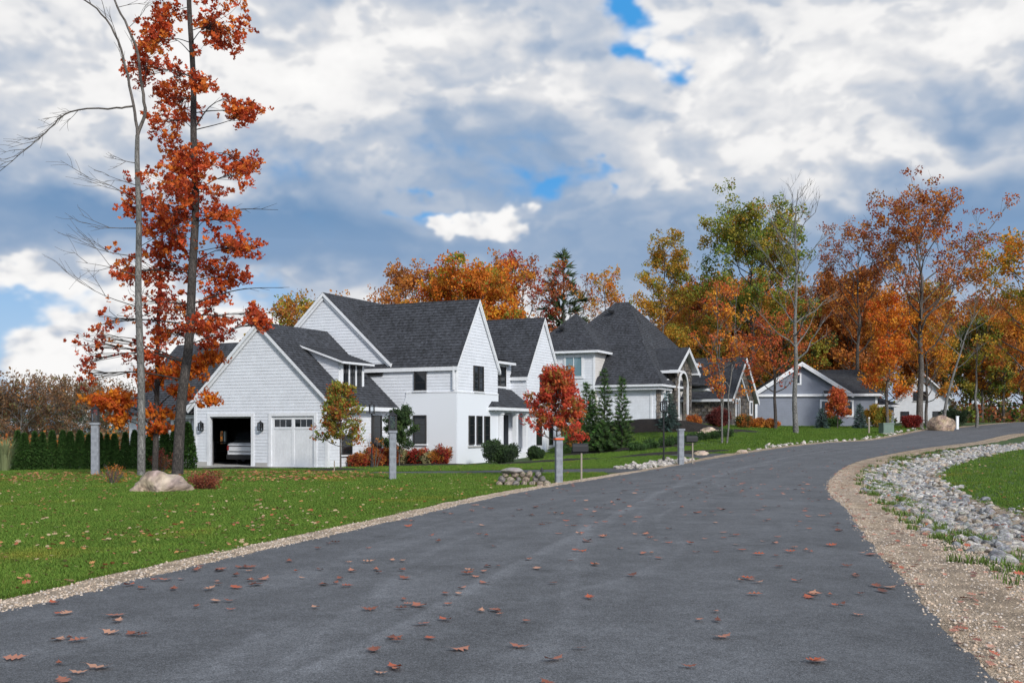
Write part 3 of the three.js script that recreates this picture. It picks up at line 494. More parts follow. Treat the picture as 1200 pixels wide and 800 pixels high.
// ---- car standing in the open garage bay (rear toward the door)
{
  const c = Math.cos(TURN), s = Math.sin(TURN), lx = -10.12, lz = 4.3;
  const C = thing('parked_car', 'white sport utility car parked in the dark open garage bay', 'car', -2.81 + lx * c + lz * s, -.12, -53.96 - lx * s + lz * c, TURN);
  const white = std(lin(.72, .74, .78), .25, { metalness: .1 });
  const prof = [[0, .45], [.02, 1.0], [.12, 1.06], [.5, 1.1], [4.3, 1.02], [4.6, .8], [4.65, .45]];  // along -z from the rear
  const sh = new THREE.Shape(); prof.forEach(([a, b], i) => i ? sh.lineTo(a, b) : sh.moveTo(a, b)); sh.closePath();
  const body = new THREE.ExtrudeGeometry(sh, { depth: 1.7, bevelEnabled: true, bevelSize: .06, bevelThickness: .08, bevelSegments: 2 }); body.rotateY(Math.PI / 2); body.translate(-.85, 0, 0);
  part('body', body, white, C);
  const cab = new THREE.Shape(); [[.25, 1.1], [.55, 1.62], [1.0, 1.7], [2.6, 1.66], [3.3, 1.1]].forEach(([a, b], i) => i ? cab.lineTo(a, b) : cab.moveTo(a, b)); cab.closePath();
  const cg = new THREE.ExtrudeGeometry(cab, { depth: 1.4, bevelEnabled: true, bevelSize: .04, bevelThickness: .06, bevelSegments: 2 }); cg.rotateY(Math.PI / 2); cg.translate(-.7, 0, 0);
  part('cabin', cg, M.glass, C);
  part('tailgate_recess', new Soup().box(-.8, .8, .93, .97, .03, .075).box(-.8, .8, .66, .69, .03, .075).box(.74, .8, .69, .93, .03, .075).geo(), M.black, C);
  part('tailgate', boxGeo(-.78, .72, .70, .92, .03, .085), white, C);
  part('bumper', boxGeo(-.92, .92, .28, .52, -.3, .12), M.black, C);
  for (const [x, z] of [[-.8, -.9], [.8, -.9], [-.8, -3.7], [.8, -3.7]]) { const w = new THREE.Group(); w.name = 'wheel'; w.position.set(x, .36, z); C.add(w); const t = new THREE.CylinderGeometry(.36, .36, .24, 24); t.rotateZ(Math.PI / 2); part('tyre', t, M.black, w); const r = new THREE.CylinderGeometry(.22, .22, .26, 16); r.rotateZ(Math.PI / 2); part('rim', r, M.granite, w); }
  for (const x of [-.86, .86]) part('tail_lamp', boxGeo(x - .06, x + .06, .74, .98, .0, .07), std(lin(.25, .02, .02), .2), C);
}

// ---- hipped roof house with stone entry
{
  const H = thing('hipped_house', 'white and stone house with tall dark hipped roof and arched entry', 'house', 10.3, 2.0, -76, TURN);
  const lap = (f, O, p, m = M.siding) => sidingWall(H, f, O, p, m, .2, .012);
  // garage side wall and front corner
  lap('z', V(0, 0, 0), [[[-4.7, -.9], [0, -.9], [0, 2.9], [-4.7, 2.9]]]);
  part('foundation', boxGeo(-4.8, .03, -1.2, .12, .02, .06), M.concrete, H);
  part('corner_board', boxGeo(-.45, -.3, 0, 2.85, .0, .05), M.trim, H);
  // tower on the left
  lap('z', V(0, 0, .6), [[[-9.4, -1], [-4.5, -1], [-4.5, 5.5], [-9.4, 5.5]]]);
  lap('x', V(-4.5, 0, 0), [[[-.6, -1], [4.5, -1], [4.5, 5.5], [-.6, 5.5]]], M.tan);
  part('corner_board', boxGeo(-4.62, -4.47, -.5, 5.4, .5, .64), M.trim, H);
  { const a = [-9.9, 5.45, 1.05], b = [-4.05, 5.45, 1.05], c = [-4.05, 5.45, -4.9], d = [-9.9, 5.45, -4.9], t = [-6.95, 8.5, -1.9];
    roof(H, [[a, b, t], [b, c, t], [c, d, t], [d, a, t]], .17); }
  windowPart(H, 'z', [-6.1, 3.55, .62], 1.35, 1.5, { cols: 2, frame: M.trim, casing: .12, glass: M.glassPale });
  // the large hip
  { const R0 = [-5.3, 9.65, -6], R1 = [-4.2, 9.65, -6], F = [.4, 2.75, .45], FL = [-5.0, 2.75, .45], E1 = [.4, 2.75, -4.4], E2 = [-1.1, 5.1, -4.4], K = [-1.1, 5.1, -15], KL = [-10, 5.1, -15], L0 = [-10, 5.1, -2];
    roof(H, [[FL, F, R1, R0], [F, E1, E2, R1].map((p) => p), [E2, K, R1], [K, KL, R0, R1], [KL, L0, R0], [L0, FL, R0]], .2);
    part('roof_vent', new Soup().box(-5.4, -5.05, 8.75, 8.95, -5.05, -4.7).geo(), M.black, H); part('roof_vent', new Soup().box(-7.6, -7.3, 7.15, 7.35, -.45, -.1).geo(), M.black, H);
    // lower hip over the garage, standing a little proud of the large one
    roof(H, [[[-4.9, 2.92, .62], [.62, 2.92, .62], [-2.0, 6.35, -2.55], [-2.4, 6.35, -2.55]], [[.62, 2.92, .62], [.62, 2.92, -4.6], [-2.0, 6.35, -4.6], [-2.0, 6.35, -2.55]]], .15); }
  lap('x', V(0, 0, 0), [[[0, -.9], [1.0, -.9], [1.0, 2.9], [0, 2.9]]], M.stone);
  // pale bay with an arched window
  lap('x', V(.02, 0, 0), [[[1.0, -.9], [2.6, -.9], [2.6, 3.2], [1.0, 3.2]]], M.trim);
  { const arch = (r0, r1, cx, y0, y1, z0, z1) => { const s = new Soup(), N = 14; for (let k = 0; k < N; k++) { const a = Math.PI * k / N, b = Math.PI * (k + 1) / N; s.prism([[z0, y1 + r0 * Math.sin(a), cx - r0 * Math.cos(a)], [z0, y1 + r1 * Math.sin(a), cx - r1 * Math.cos(a)], [z0, y1 + r1 * Math.sin(b), cx - r1 * Math.cos(b)], [z0, y1 + r0 * Math.sin(b), cx - r0 * Math.cos(b)]], [z1 - z0, 0, 0]); } s.box(z0, z1, y0, y1, cx - r1, cx - r0).box(z0, z1, y0, y1, cx + r0, cx + r1); return s.geo(); };
    const fan = (r, cx, y0, y1, x0, x1) => { const s = new Soup(), P = [[x0, y0, cx + r], [x0, y0, cx - r], [x0, y1, cx - r]]; for (let k = 1; k < 14; k++) { const a = Math.PI * k / 14; P.push([x0, y1 + r * Math.sin(a), cx - r * Math.cos(a)]); } P.push([x0, y1, cx + r]); s.prism(P, [x1 - x0, 0, 0]); return s.geo(); };
    const w = new THREE.Group(); w.name = 'arched_window'; H.add(w);
    part('pane', fan(.55, -1.75, .6, 2.5, .04, .08), M.glassPale, w); part('frame', arch(.5, .66, -1.75, .5, 2.5, .03, .16), M.trim, w); for (const q of [[.6, 3.0, -1.77, -1.73], [2.48, 2.54, -2.3, -1.2], [1.5, 1.55, -2.3, -1.2]]) part('muntin', boxGeo(.08, .12, ...q), M.trim, w);
    part('arched_hood', arch(.68, .84, -1.75, 2.35, 2.55, -.2, .34), M.trim, H);
    // stone entry block with a tall arch
    const u = .6, a = -2.6, b = -6.9, m = -4.58;
    const st = new Soup(); st.prism([[u, -.9, -3.5], [u, -.9, a], [u, 4.2, a], [u, 4.2, -3.5]].reverse(), [-.3, 0, 0]); st.prism([[u, -.9, b], [u, -.9, -5.66], [u, 4.2, -5.66], [u, 4.2, b]].reverse(), [-.3, 0, 0]); st.prism([[u, 4.2, a], [u, 4.2, b], [u, 5.6, m]], [-.3, 0, 0]);
    { const N = 14, r = 1.08; for (let k = 0; k < N; k++) { const p = Math.PI * k / N, q = Math.PI * (k + 1) / N, z = (t) => m - r * Math.cos(t) * -1, y = (t) => 2.85 + r * Math.sin(t); st.prism([[u, y(p), z(p)], [u, y(q), z(q)], [u, 4.2, z(q)], [u, 4.2, z(p)]], [-.3, 0, 0]); } }
    st.prism([[u, -.9, a], [u - 2.2, -.9, a], [u - 2.2, 4.2, a], [u, 4.2, a]], [0, 0, -.2]);
    part('stone_wall', st.geo(), M.stone, H);
    part('arch_trim', arch(1.08, 1.26, m, -.5, 2.85, u - .05, u + .07), M.trim, H);
    part('entry_recess', boxGeo(-1.0, -.8, -.6, 4.4, -5.9, -3.2), M.concrete, H); part('entry_door', boxGeo(-.8, -.72, -.2, 2.4, -5.2, -4.0), M.dark, H);
    // stones proud of the veneer
    const r = rng(31), pick = [lin(.16, .145, .135), lin(.27, .235, .20), lin(.21, .20, .20), lin(.32, .28, .24), lin(.12, .115, .115)].map((c) => std(c, .95, { map: stoneVeneer }));
    const stoneGeos = [0, 1, 2].map((k) => { const g = new THREE.BoxGeometry(1, 1, 1, 1, 1, 1), p = g.attributes.position; for (let i = 0; i < p.count; i++) p.setXYZ(i, p.getX(i) * (1 + .1 * Math.sin(i * 3.1 + k)), p.getY(i) * (1 + .12 * Math.sin(i * 5.3 + k * 2)), p.getZ(i) * (1 + .12 * Math.sin(i * 2.3 + k * 4))); g.computeVertexNormals(); return g; });
    const put = (parent, x, y, z, w, h, turn) => { const q = part('stone', stoneGeos[Math.floor(r() * 3)], pick[Math.floor(r() * 5)], parent); q.position.set(x, y, z); q.scale.set(turn ? w : .07, h, turn ? .07 : w); return q; };
    const wallStone = H.children.find((o) => o.name === 'stone_wall');
    for (let y = -.3; y < 5.4; y += .27) for (let z = a - .1; z > b + .1; z -= .46) { const zz = z - (Math.round(y / .27) % 2) * .2, inArch = Math.abs(zz - m) < 1.45 && (y < 2.85 || Math.hypot(zz - m, y - 2.85) < 1.45), top = y > 4.1 ? 5.5 - (Math.abs(zz - m)) * .62 : 9; if (!inArch && y < top && zz > b + .15) put(wallStone, u + .01, y, zz, .3 + r() * .14, .2 + r() * .06, false); }
    for (let y = -.3; y < 2.85; y += .27) for (let z = -.14; z > -.95; z -= .42) put(wallStone, .03, y, z, .3 + r() * .1, .2 + r() * .06, false);
    // entry gable roof with boxed eaves
    roof(H, [[[-2.4, 4.0, -1.55], [u + .5, 4.0, -1.55], [u + .5, 5.85, m], [-2.4, 5.85, m]], [[u + .5, 4.0, -7.6], [-2.4, 4.0, -7.6], [-2.4, 5.85, m], [u + .5, 5.85, m]]], .14);
    trimBoard(H, [u + .44, 3.85, -1.6], [u + .44, 5.66, m], -.14, [1, 0, 0], .06, 'rake_board'); trimBoard(H, [u + .44, 5.66, m], [u + .44, 3.85, -7.55], -.14, [1, 0, 0], .06, 'rake_board');
    part('eave_return', boxGeo(u - .1, u + .52, 3.88, 4.02, -2.7, -1.5), M.trim, H); part('eave_return', boxGeo(u - .1, u + .52, 3.88, 4.02, -7.6, -6.7), M.trim, H);
    part('eave_board', boxGeo(-2.6, u + .5, 3.8, 4.0, -1.56, -1.48), M.trim, H);
    // upper storey behind, stepping out
    lap('x', V(-1.4, 0, 0), [[[7, -.5], [15, -.5], [15, 5.1], [7, 5.1]]], M.tan); part('upper_eave', boxGeo(-1.5, -.7, 4.95, 5.2, -15.2, -11.4), M.trim, H);
    lap('z', V(0, 0, -11.2), [[[-5, -.5], [-1.4, -.5], [-1.4, 5.1], [-5, 5.1]]], M.tan);
    // right wing with its stone gable
    const wu = 2.5, w0 = -11, w1 = -19.6, wm = -15.3, we = 2.4, wa = 5.75;
    roof(H, [[[-1.6, we - .25, w0 + .5], [wu + .4, we - .25, w0 + .5], [wu + .4, wa, wm], [-1.6, wa, wm]], [[wu + .4, we - .25, w1 - .5], [-1.6, we - .25, w1 - .5], [-1.6, wa, wm], [wu + .4, wa, wm]]], .2);
    trimBoard(H, [wu + .34, we - .45, w0 + .48], [wu + .34, wa - .22, wm], -.18, [1, 0, 0], .06, 'rake_board'); trimBoard(H, [wu + .34, wa - .22, wm], [wu + .34, we - .45, w1 - .48], -.18, [1, 0, 0], .06, 'rake_board');
    trimBoard(H, [wu + .05, we - .1, w0 + .1], [wu + .05, wa - 1.25, -13.9], -.22, [1, 0, 0], .12, 'rake_board'); trimBoard(H, [wu + .05, wa - 1.25, -13.9], [wu + .05, we - .1, -17], -.22, [1, 0, 0], .12, 'rake_board');
    const g2 = new Soup(); g2.prism([[wu, -.9, w0], [wu, -.9, w1], [wu, we, w1], [wu, wa - .25, wm], [wu, we, w0]], [-.2, 0, 0]); g2.prism([[-1.4, -.9, w0], [wu, -.9, w0], [wu, we, w0], [-1.4, we, w0]], [0, 0, -.2]);
    const gw = part('stone_wall', g2.geo(), M.stone, H);
    for (let y = -.2; y < 4.6; y += .3) for (let z = w0 - .2; z > w1 + .2; z -= .52) { const top = we + (wa - we - .4) * (1 - Math.abs(z - wm) / (w0 - wm)); if (y < top && !(Math.abs(z + 13.6) < .75 && y > .5 && y < 2.4)) put(gw, wu + .01, y, z - (Math.round(y / .3) % 2) * .22, .34 + r() * .14, .22 + r() * .06, false); }
    for (let y = -.2; y < we - .2; y += .3) for (let x = -1.1; x < wu - .1; x += .52) put(gw, x + (Math.round(y / .3) % 2) * .22, y, w0 + .01, .34 + r() * .14, .22 + r() * .06, true);
    windowPart(H, 'x', [wu + .05, .45, -13.5], 1.3, 1.75, { cols: 2, frame: M.trim, casing: .1, bar: .09 }); windowPart(H, 'x', [wu + .05, 1.0, -18.2], .9, 1.1, { frame: M.trim, casing: .08 });
    part('side_eave', boxGeo(-.9, 1.6, 2.95, 3.2, -9.6, -9.3), M.trim, H); part('side_roof', new Soup().prism([[-1.4, 3.2, -7.2], [1.6, 3.2, -7.2], [1.6, 3.2, -9.6], [-1.4, 3.7, -9.6]], [0, -.12, 0]).geo(), M.roof, H);
    part('side_roof', boxGeo(-1.2, 1.4, 2.75, 2.92, -9.8, -8.4), M.trim, H);
  }
  // blind outer walls that close the house at the back
  lap('mz', V(0, 0, -15), [[[1.4, -1], [10, -1], [10, 5.1], [1.4, 5.1]]]); lap('mx', V(-9.6, 0, 0), [[[-15, -1], [-.5, -1], [-.5, 5.1], [-15, 5.1]]]);
}

// ---- grey house farther up the road
{
  const H = thing('grey_house', 'blue grey clapboard house with white trimmed gable behind the bare tree', 'house', 25.7, 1.85, -95, -.12);
  const lap = (f, O, p) => sidingWall(H, f, O, p, M.grayHouse, .22, .012);
  lap('z', V(0, 0, 0), [[[-3.9, -.8], [6.6, -.8], [6.6, 3.1], [-3.9, 3.1]], [[-3.9, 3.1], [4.1, 3.1], [.1, 5.65]]]);
  lap('x', V(6.6, 0, 0), [[[0, -.8], [9, -.8], [9, 3.1], [0, 3.1]]]); lap('mx', V(-3.9, 0, 0), [[[-9, -.8], [0, -.8], [0, 3.1], [-9, 3.1]]]); lap('mz', V(0, 0, -9), [[[-6.6, -.8], [3.9, -.8], [3.9, 3.1], [-6.6, 3.1]]]);
  roof(H, [[[4.6, 3.0, .5], [4.6, 3.0, -8], [.1, 5.9, -8], [.1, 5.9, .5]], [[-4.4, 3.0, -8], [-4.4, 3.0, .5], [.1, 5.9, .5], [.1, 5.9, -8]]], .22);
  roof(H, [[[2, 3.05, .55], [7.1, 3.05, .55], [6.0, 5.4, -4.2], [2, 5.4, -4.2]], [[7.1, 3.05, .55], [7.1, 3.05, -9.4], [6.0, 5.4, -4.2]], [[7.1, 3.05, -9.4], [-4.4, 3.05, -9.4], [2, 5.4, -4.2], [6.0, 5.4, -4.2]]], .22);
  trimBoard(H, [4.55, 2.8, .46], [.1, 5.66, .46], .14, [0, 0, 1], .06, 'rake_board'); trimBoard(H, [.1, 5.66, .46], [-4.35, 2.8, .46], .14, [0, 0, 1], .06, 'rake_board');
  part('band_board', boxGeo(-4.1, 6.8, 2.82, 3.04, .02, .2), M.trim, H); part('corner_board', boxGeo(-3.95, -3.75, -.5, 2.8, .0, .05), M.trim, H); part('corner_board', boxGeo(6.45, 6.65, -.5, 2.8, .0, .05), M.trim, H);
  windowPart(H, 'z', [-.25, 3.95, .02], .5, .85, { frame: M.trim, casing: .09 }); windowPart(H, 'z', [2.1, 1.5, .02], .62, .95, { frame: M.trim, casing: .1 }); windowPart(H, 'z', [4.2, 1.1, .02], .62, 1.3, { frame: M.trim, casing: .1 });
  // side porch
  lap('z', V(0, 0, -1.5), [[[6.7, -.8], [8.4, -.8], [8.4, 2.0], [6.7, 2.0]]]); roof(H, [[[6.6, 2.1, -1.0], [8.8, 2.1, -1.0], [6.9, 3.0, -3], [6.6, 3.0, -3]], [[8.8, 2.1, -1.0], [8.8, 2.1, -5.5], [6.9, 3.0, -3]]], .2); part('side_door', boxGeo(7.0, 7.7, -.2, 1.6, -1.48, -1.44), M.dark, H);
}
// ---- white house deep among the trees
{
  const H = thing('white_cottage', 'small white house half hidden behind the orange trees', 'house', 51.5, 2.1, -135, -.35);
  sidingWall(H, 'z', V(0, 0, 0), [[[-3.4, -.8], [4.6, -.8], [4.6, 2.8], [-3.4, 2.8]], [[-3.4, 2.8], [4.6, 2.8], [.6, 6.6]]], M.siding, .25, .014);
  sidingWall(H, 'x', V(4.6, 0, 0), [[[0, -.8], [9, -.8], [9, 2.8], [0, 2.8]]], M.siding, .25, .014); sidingWall(H, 'mx', V(-3.4, 0, 0), [[[-9, -.8], [0, -.8], [0, 2.8], [-9, 2.8]]], M.siding, .25, .014);
  roof(H, [[[5.1, 2.4, .5], [5.1, 2.4, -9.5], [.6, 6.85, -9.5], [.6, 6.85, .5]], [[-3.9, 2.4, -9.5], [-3.9, 2.4, .5], [.6, 6.85, .5], [.6, 6.85, -9.5]]], .24);
  windowPart(H, 'z', [.2, 3.3, .03], 1.6, 1.2, { cols: 2 }); windowPart(H, 'z', [2.2, .7, .03], 1.0, 1.3, {}); windowPart(H, 'z', [-1.6, .7, .03], 1.0, 1.3, {});
}

// ---------------------------------------------------------------- vegetation
class Tubes { // tapered limbs merged into one indexed geometry
  constructor() { this.p = []; this.n = []; this.u = []; this.i = []; }
  add(pts, radii, sides = 7) {
    const N = pts.length, base = this.p.length / 3; let run = 0, ref = V(.31, .17, .93);
    for (let k = 0; k < N; k++) {
      const t = pts[Math.min(N - 1, k + 1)].clone().sub(pts[Math.max(0, k - 1)]).normalize(); if (Math.abs(t.dot(ref)) > .95) ref = V(.9, .1, .2);
      const x = ref.clone().cross(t).normalize(), y = t.clone().cross(x); if (k) run += pts[k].distanceTo(pts[k - 1]);
      for (let s = 0; s <= sides; s++) { const a = s / sides * tau, c = Math.cos(a), q = Math.sin(a), nx = x.x * c + y.x * q, ny = x.y * c + y.y * q, nz = x.z * c + y.z * q; this.p.push(pts[k].x + nx * radii[k], pts[k].y + ny * radii[k], pts[k].z + nz * radii[k]); this.n.push(nx, ny, nz); this.u.push(s / sides * Math.max(1, Math.round(radii[0] * 6)), run * .8); }
    }
    for (let k = 0; k + 1 < N; k++) for (let s = 0; s < sides; s++) { const a = base + k * (sides + 1) + s, b = a + sides + 1; this.i.push(a, a + 1, b + 1, a, b + 1, b); }
    return this;
  }
  geo() { const g = new THREE.BufferGeometry(); g.setAttribute('position', new THREE.Float32BufferAttribute(this.p, 3)); g.setAttribute('normal', new THREE.Float32BufferAttribute(this.n, 3)); g.setAttribute('uv', new THREE.Float32BufferAttribute(this.u, 2)); g.setIndex(this.i); return g; }
}
function smooth(pts, n) { return new THREE.CatmullRomCurve3(pts, false, 'centripetal').getPoints(n); }
function taper(n, a, b, e = 1) { return Array.from({ length: n }, (_, i) => mix(a, b, Math.pow(i / (n - 1), e))); }

// sprays: a few folded leaves of unit size scattered in a small ball
function sprayGeo(count, seed, spread, len, wid, lobed) {
  const r = rng(seed), pos = [];
  for (let k = 0; k < count; k++) {
    const c = V(r() - .5, r() - .5, r() - .5).multiplyScalar(spread * 2), q = new THREE.Quaternion().setFromEuler(new THREE.Euler((r() - .5) * 2.4, r() * tau, (r() - .5) * 2.0));
    const at = (x, y, z) => V(x, y, z).applyQuaternion(q).add(c), L = len * (.75 + r() * .5), W = wid * (.75 + r() * .5), b = (r() - .3) * .35 * W;
    const push = (...v) => v.forEach((p) => pos.push(p.x, p.y, p.z));
    if (lobed) { // outline with two pairs of lobes, folded along the rib
      const rib = [at(0, 0, 0), at(0, L * .45, b), at(0, L, 0)];
      for (const s of [-1, 1]) { const A = at(s * W * .55, L * .22, b * 2), B = at(s * W * .18, L * .45, b), C = at(s * W * .5, L * .72, b * 2), D = at(s * W * .12, L * .86, b); push(rib[0], A, B, rib[0], B, rib[1], rib[1], B, C, rib[1], C, D, rib[1], D, rib[2]); }
    } else { const a = at(0, 0, 0), t = at(0, L, 0), l = at(-W / 2, L * .5, b), m = at(W / 2, L * .5, b); push(a, m, t, a, t, l); }
  }
  const g = new THREE.BufferGeometry(); g.setAttribute('position', new THREE.Float32BufferAttribute(pos, 3)); g.computeVertexNormals(); return g;
}
const SPRAY = { oak: sprayGeo(5, 11, .16, .19, .13, true), maple: sprayGeo(6, 12, .14, .11, .10, true), far: sprayGeo(6, 13, .26, .24, .19, false), fine: sprayGeo(8, 14, .10, .07, .05, false), needle: null };
{ // fan of narrow needles, growing up +y
  const r = rng(9), pos = []; for (let k = 0; k < 9; k++) { const a = r() * tau, t = .25 + r() * .6, d = V(Math.cos(a) * t, 1 - t * .4, Math.sin(a) * t).normalize(), s = d.clone().cross(V(0, 1, .01)).normalize().multiplyScalar(.05 + r() * .03), L = .7 + r() * .4, p = d.clone().multiplyScalar(L), m = d.clone().multiplyScalar(L * .55); pos.push(0, 0, 0, m.x + s.x, m.y + s.y, m.z + s.z, p.x, p.y, p.z, 0, 0, 0, p.x, p.y, p.z, m.x - s.x, m.y - s.y, m.z - s.z); }
  const g = new THREE.BufferGeometry(); g.setAttribute('position', new THREE.Float32BufferAttribute(pos, 3)); g.computeVertexNormals(); SPRAY.needle = g;
}
function instanced(name, geo, mat, list, parent) { // list of [x,y,z, scale, colour, euler?]
  const m = new THREE.InstancedMesh(geo, mat, list.length), M4 = new THREE.Matrix4(), q = new THREE.Quaternion(), e = new THREE.Euler(), p = V(0, 0, 0), s = V(1, 1, 1);
  list.forEach((l, i) => { e.set(...(l[5] ?? [0, 0, 0])); q.setFromEuler(e); p.set(l[0], l[1], l[2]); Array.isArray(l[3]) ? s.set(...l[3]) : s.set(l[3], l[3], l[3]); m.setMatrixAt(i, M4.compose(p, q, s)); m.setColorAt(i, l[4]); });
  m.name = name; m.castShadow = m.receiveShadow = true; m.userData.kind = 'stuff'; parent.add(m); return m;
}
const PAL = {
  oakRed: [[.58, .11, .022], [.66, .15, .026], [.48, .07, .02], [.70, .21, .03], [.40, .055, .018], [.62, .10, .026]],
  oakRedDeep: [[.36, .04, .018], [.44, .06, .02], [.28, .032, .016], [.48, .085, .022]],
  maple: [[.62, .17, .012], [.68, .23, .015], [.55, .12, .012], [.60, .10, .015]],
  rust: [[.44, .15, .03], [.52, .19, .032], [.36, .11, .026], [.56, .24, .036], [.28, .11, .03]],
  rustRed: [[.38, .10, .032], [.32, .075, .028], [.46, .13, .034], [.26, .06, .022]],
  orange: [[.72, .27, .024], [.66, .21, .022], [.78, .36, .03], [.58, .17, .02], [.50, .22, .024]],
  gold: [[.58, .33, .035], [.52, .28, .03], [.44, .25, .035], [.34, .25, .035], [.60, .27, .025]],
  green: [[.19, .25, .034], [.25, .28, .038], [.15, .21, .03], [.31, .29, .04], [.37, .28, .04]],
  greenGold: [[.26, .27, .036], [.38, .30, .036], [.20, .23, .03], [.46, .29, .036], [.44, .21, .024]],
  brown: [[.20, .12, .06], [.24, .14, .07], [.16, .10, .055], [.26, .12, .05]],
  coral: [[.52, .11, .035], [.58, .15, .04], [.46, .08, .03], [.50, .17, .03]],
  crimson: [[.34, .03, .018], [.42, .05, .02], [.28, .022, .016], [.40, .09, .025]],
  conifer: [[.036, .066, .026], [.048, .082, .031], [.029, .053, .024], [.06, .09, .036]],
  arbor: [[.040, .095, .020], [.052, .115, .025], [.032, .078, .017], [.066, .13, .030]],
  blueSpruce: [[.05, .085, .075], [.065, .10, .088], [.04, .065, .058]],
  shrubGreen: [[.04, .08, .022], [.055, .10, .03], [.03, .06, .02]],
};
const tint = (r, pal, j = .16) => { const c = pal[Math.floor(r() * pal.length)], k = 1 + (r() - .5) * 2 * j; return lin(c[0] * k, c[1] * k * (1 + (r() - .5) * j), c[2] * k); };
const mixPal = (...a) => a.flat();

// leaves in clumps: [centre, rx, ry]
function clumpLeaves(out, r, c, rx, ry, n, pal, size, flat) {
  const main = pal[Math.floor(r() * pal.length)];
  for (let k = 0; k < n; k++) {
    const d = V(r() - .5, r() - .5, r() - .5).normalize().multiplyScalar(Math.pow(r(), .45)), col = r() < .6 ? tint(r, [main]) : tint(r, pal);
    out.push([c.x + d.x * rx, c.y + d.y * ry, c.z + d.z * rx, size * (.7 + r() * .6), col, [(r() - .5) * (flat ? .9 : 2.6), r() * tau, (r() - .5) * (flat ? .9 : 2.6)]]);
  }
}
// a broad-leaved tree grown from its trunk; returns the geometry and leaf list
function grow(o, seed) {
  const r = rng(seed), T = new Tubes(), B = new Tubes(), leaves = [];
  const { h, R, base = .35, limbs = 12, leafN = 10, pal = PAL.rust, size = 1, r0 = h * .014, lean = 0, up = .75, clumpR = .75, stems = 1, bare = 0, forkiness = 1 } = o;
  for (let st = 0; st < stems; st++) {
    const off = stems > 1 ? V(Math.cos(st * 2.3) * .18, 0, Math.sin(st * 2.3) * .18) : V(0, 0, 0), sp = stems > 1 ? .07 : .0, az0 = st * 2.3;
    const tp = []; for (let k = 0; k <= 7; k++) { const t = k / 7; tp.push(V(off.x + lean * h * t * t + Math.cos(az0) * sp * h * t + (r() - .5) * h * .02 * (k > 0), t * h * .96 + (k ? 0 : -.3), off.z + Math.sin(az0) * sp * h * t + (r() - .5) * h * .02 * (k > 0))); }
    const path = smooth(tp, 20); T.add(path, taper(21, r0 * (stems > 1 ? .7 : 1), r0 * .10, .85), 8);
    const L = Math.round(limbs / stems);
    for (let i = 0; i < L; i++) {
      const t = mix(base, .97, (i + r() * .6) / L), start = path[Math.round(t * 20)], env = o.cone ? mix(1, .16, Math.pow((t - base) / (1 - base), 1.15)) : Math.pow(Math.sin(Math.PI * clamp(mix(.30, .93, (t - base) / (1 - base)))), .8), az = i * 2.399 + r() * .8 + st, len = R * env * (.75 + r() * .5), rise0 = mix(.25, up, r()) + t * .35;
      const dir = V(Math.cos(az), rise0, Math.sin(az)).normalize(), lp = [start.clone()];
      for (let k = 1; k <= 4; k++) { const q = k / 4; lp.push(start.clone().addScaledVector(dir, len * q).add(V((r() - .5) * len * .14, len * q * q * .22, (r() - .5) * len * .14))); }
      const lc = smooth(lp, 8), lr = Math.max(.02, r0 * mix(.42, .14, t)); B.add(lc, taper(9, lr, lr * .22), 5);
      const subs = Math.round((3 + r() * 2) * forkiness);
      for (let s = 0; s < subs; s++) {
        const f = mix(.3, 1, (s + r() * .7) / subs), b0 = lc[Math.min(8, Math.round(f * 8))], sl = len * mix(.5, .3, f) * (.7 + r() * .6) + .3, sd = dir.clone().add(V((r() - .5) * 1.9, (r() - .2) * 1.0, (r() - .5) * 1.9)).normalize();
        const b1 = b0.clone().addScaledVector(sd, sl * .5).add(V(0, sl * .05, 0)), b2 = b0.clone().addScaledVector(sd, sl).add(V(0, sl * .14, 0)); const sr = Math.max(.012, lr * .32); B.add([b0, b1, b2], [sr, sr * .7, sr * .3], 4);
        if (bare) for (let w = 0; w < 4; w++) { const c0 = b0.clone().lerp(b2, .3 + .7 * r()), c2 = c0.clone().addScaledVector(sd.clone().add(V((r() - .5) * 1.6, r() * .9, (r() - .5) * 1.6)).normalize(), sl * (.35 + r() * .4)); B.add([c0, c0.clone().lerp(c2, .5).add(V(0, .03, 0)), c2], [Math.max(.012, sr * .5), sr * .4, .006], 3); }
        if (bare < 1) { const n = Math.round(leafN * (.6 + r() * .8) * (1 - bare)); clumpLeaves(leaves, r, b2, clumpR * (.7 + r() * .6), clumpR * (.5 + r() * .35), n, pal, size); clumpLeaves(leaves, r, b1, clumpR * .6, clumpR * .45, Math.round(n * .45), pal, size); }
      }
    }
  }
  return { trunk: T.geo(), branch: B.geo(), leaves };
}
function tree(name, o, seed, x, d, label, group, category = 'tree', parent = null) {
  const g = thing(name, label, category, x, ground(x, d), -d, o.turn ?? 0, group), t = grow(o, seed);
  part('trunk', t.trunk, o.bark ?? M.barkMid, g); part('branches', t.branch, o.bark ?? M.barkMid, g);
  if (t.leaves.length) instanced('crown', o.spray ?? SPRAY.far, leafMat, t.leaves, g);
  return g;
}

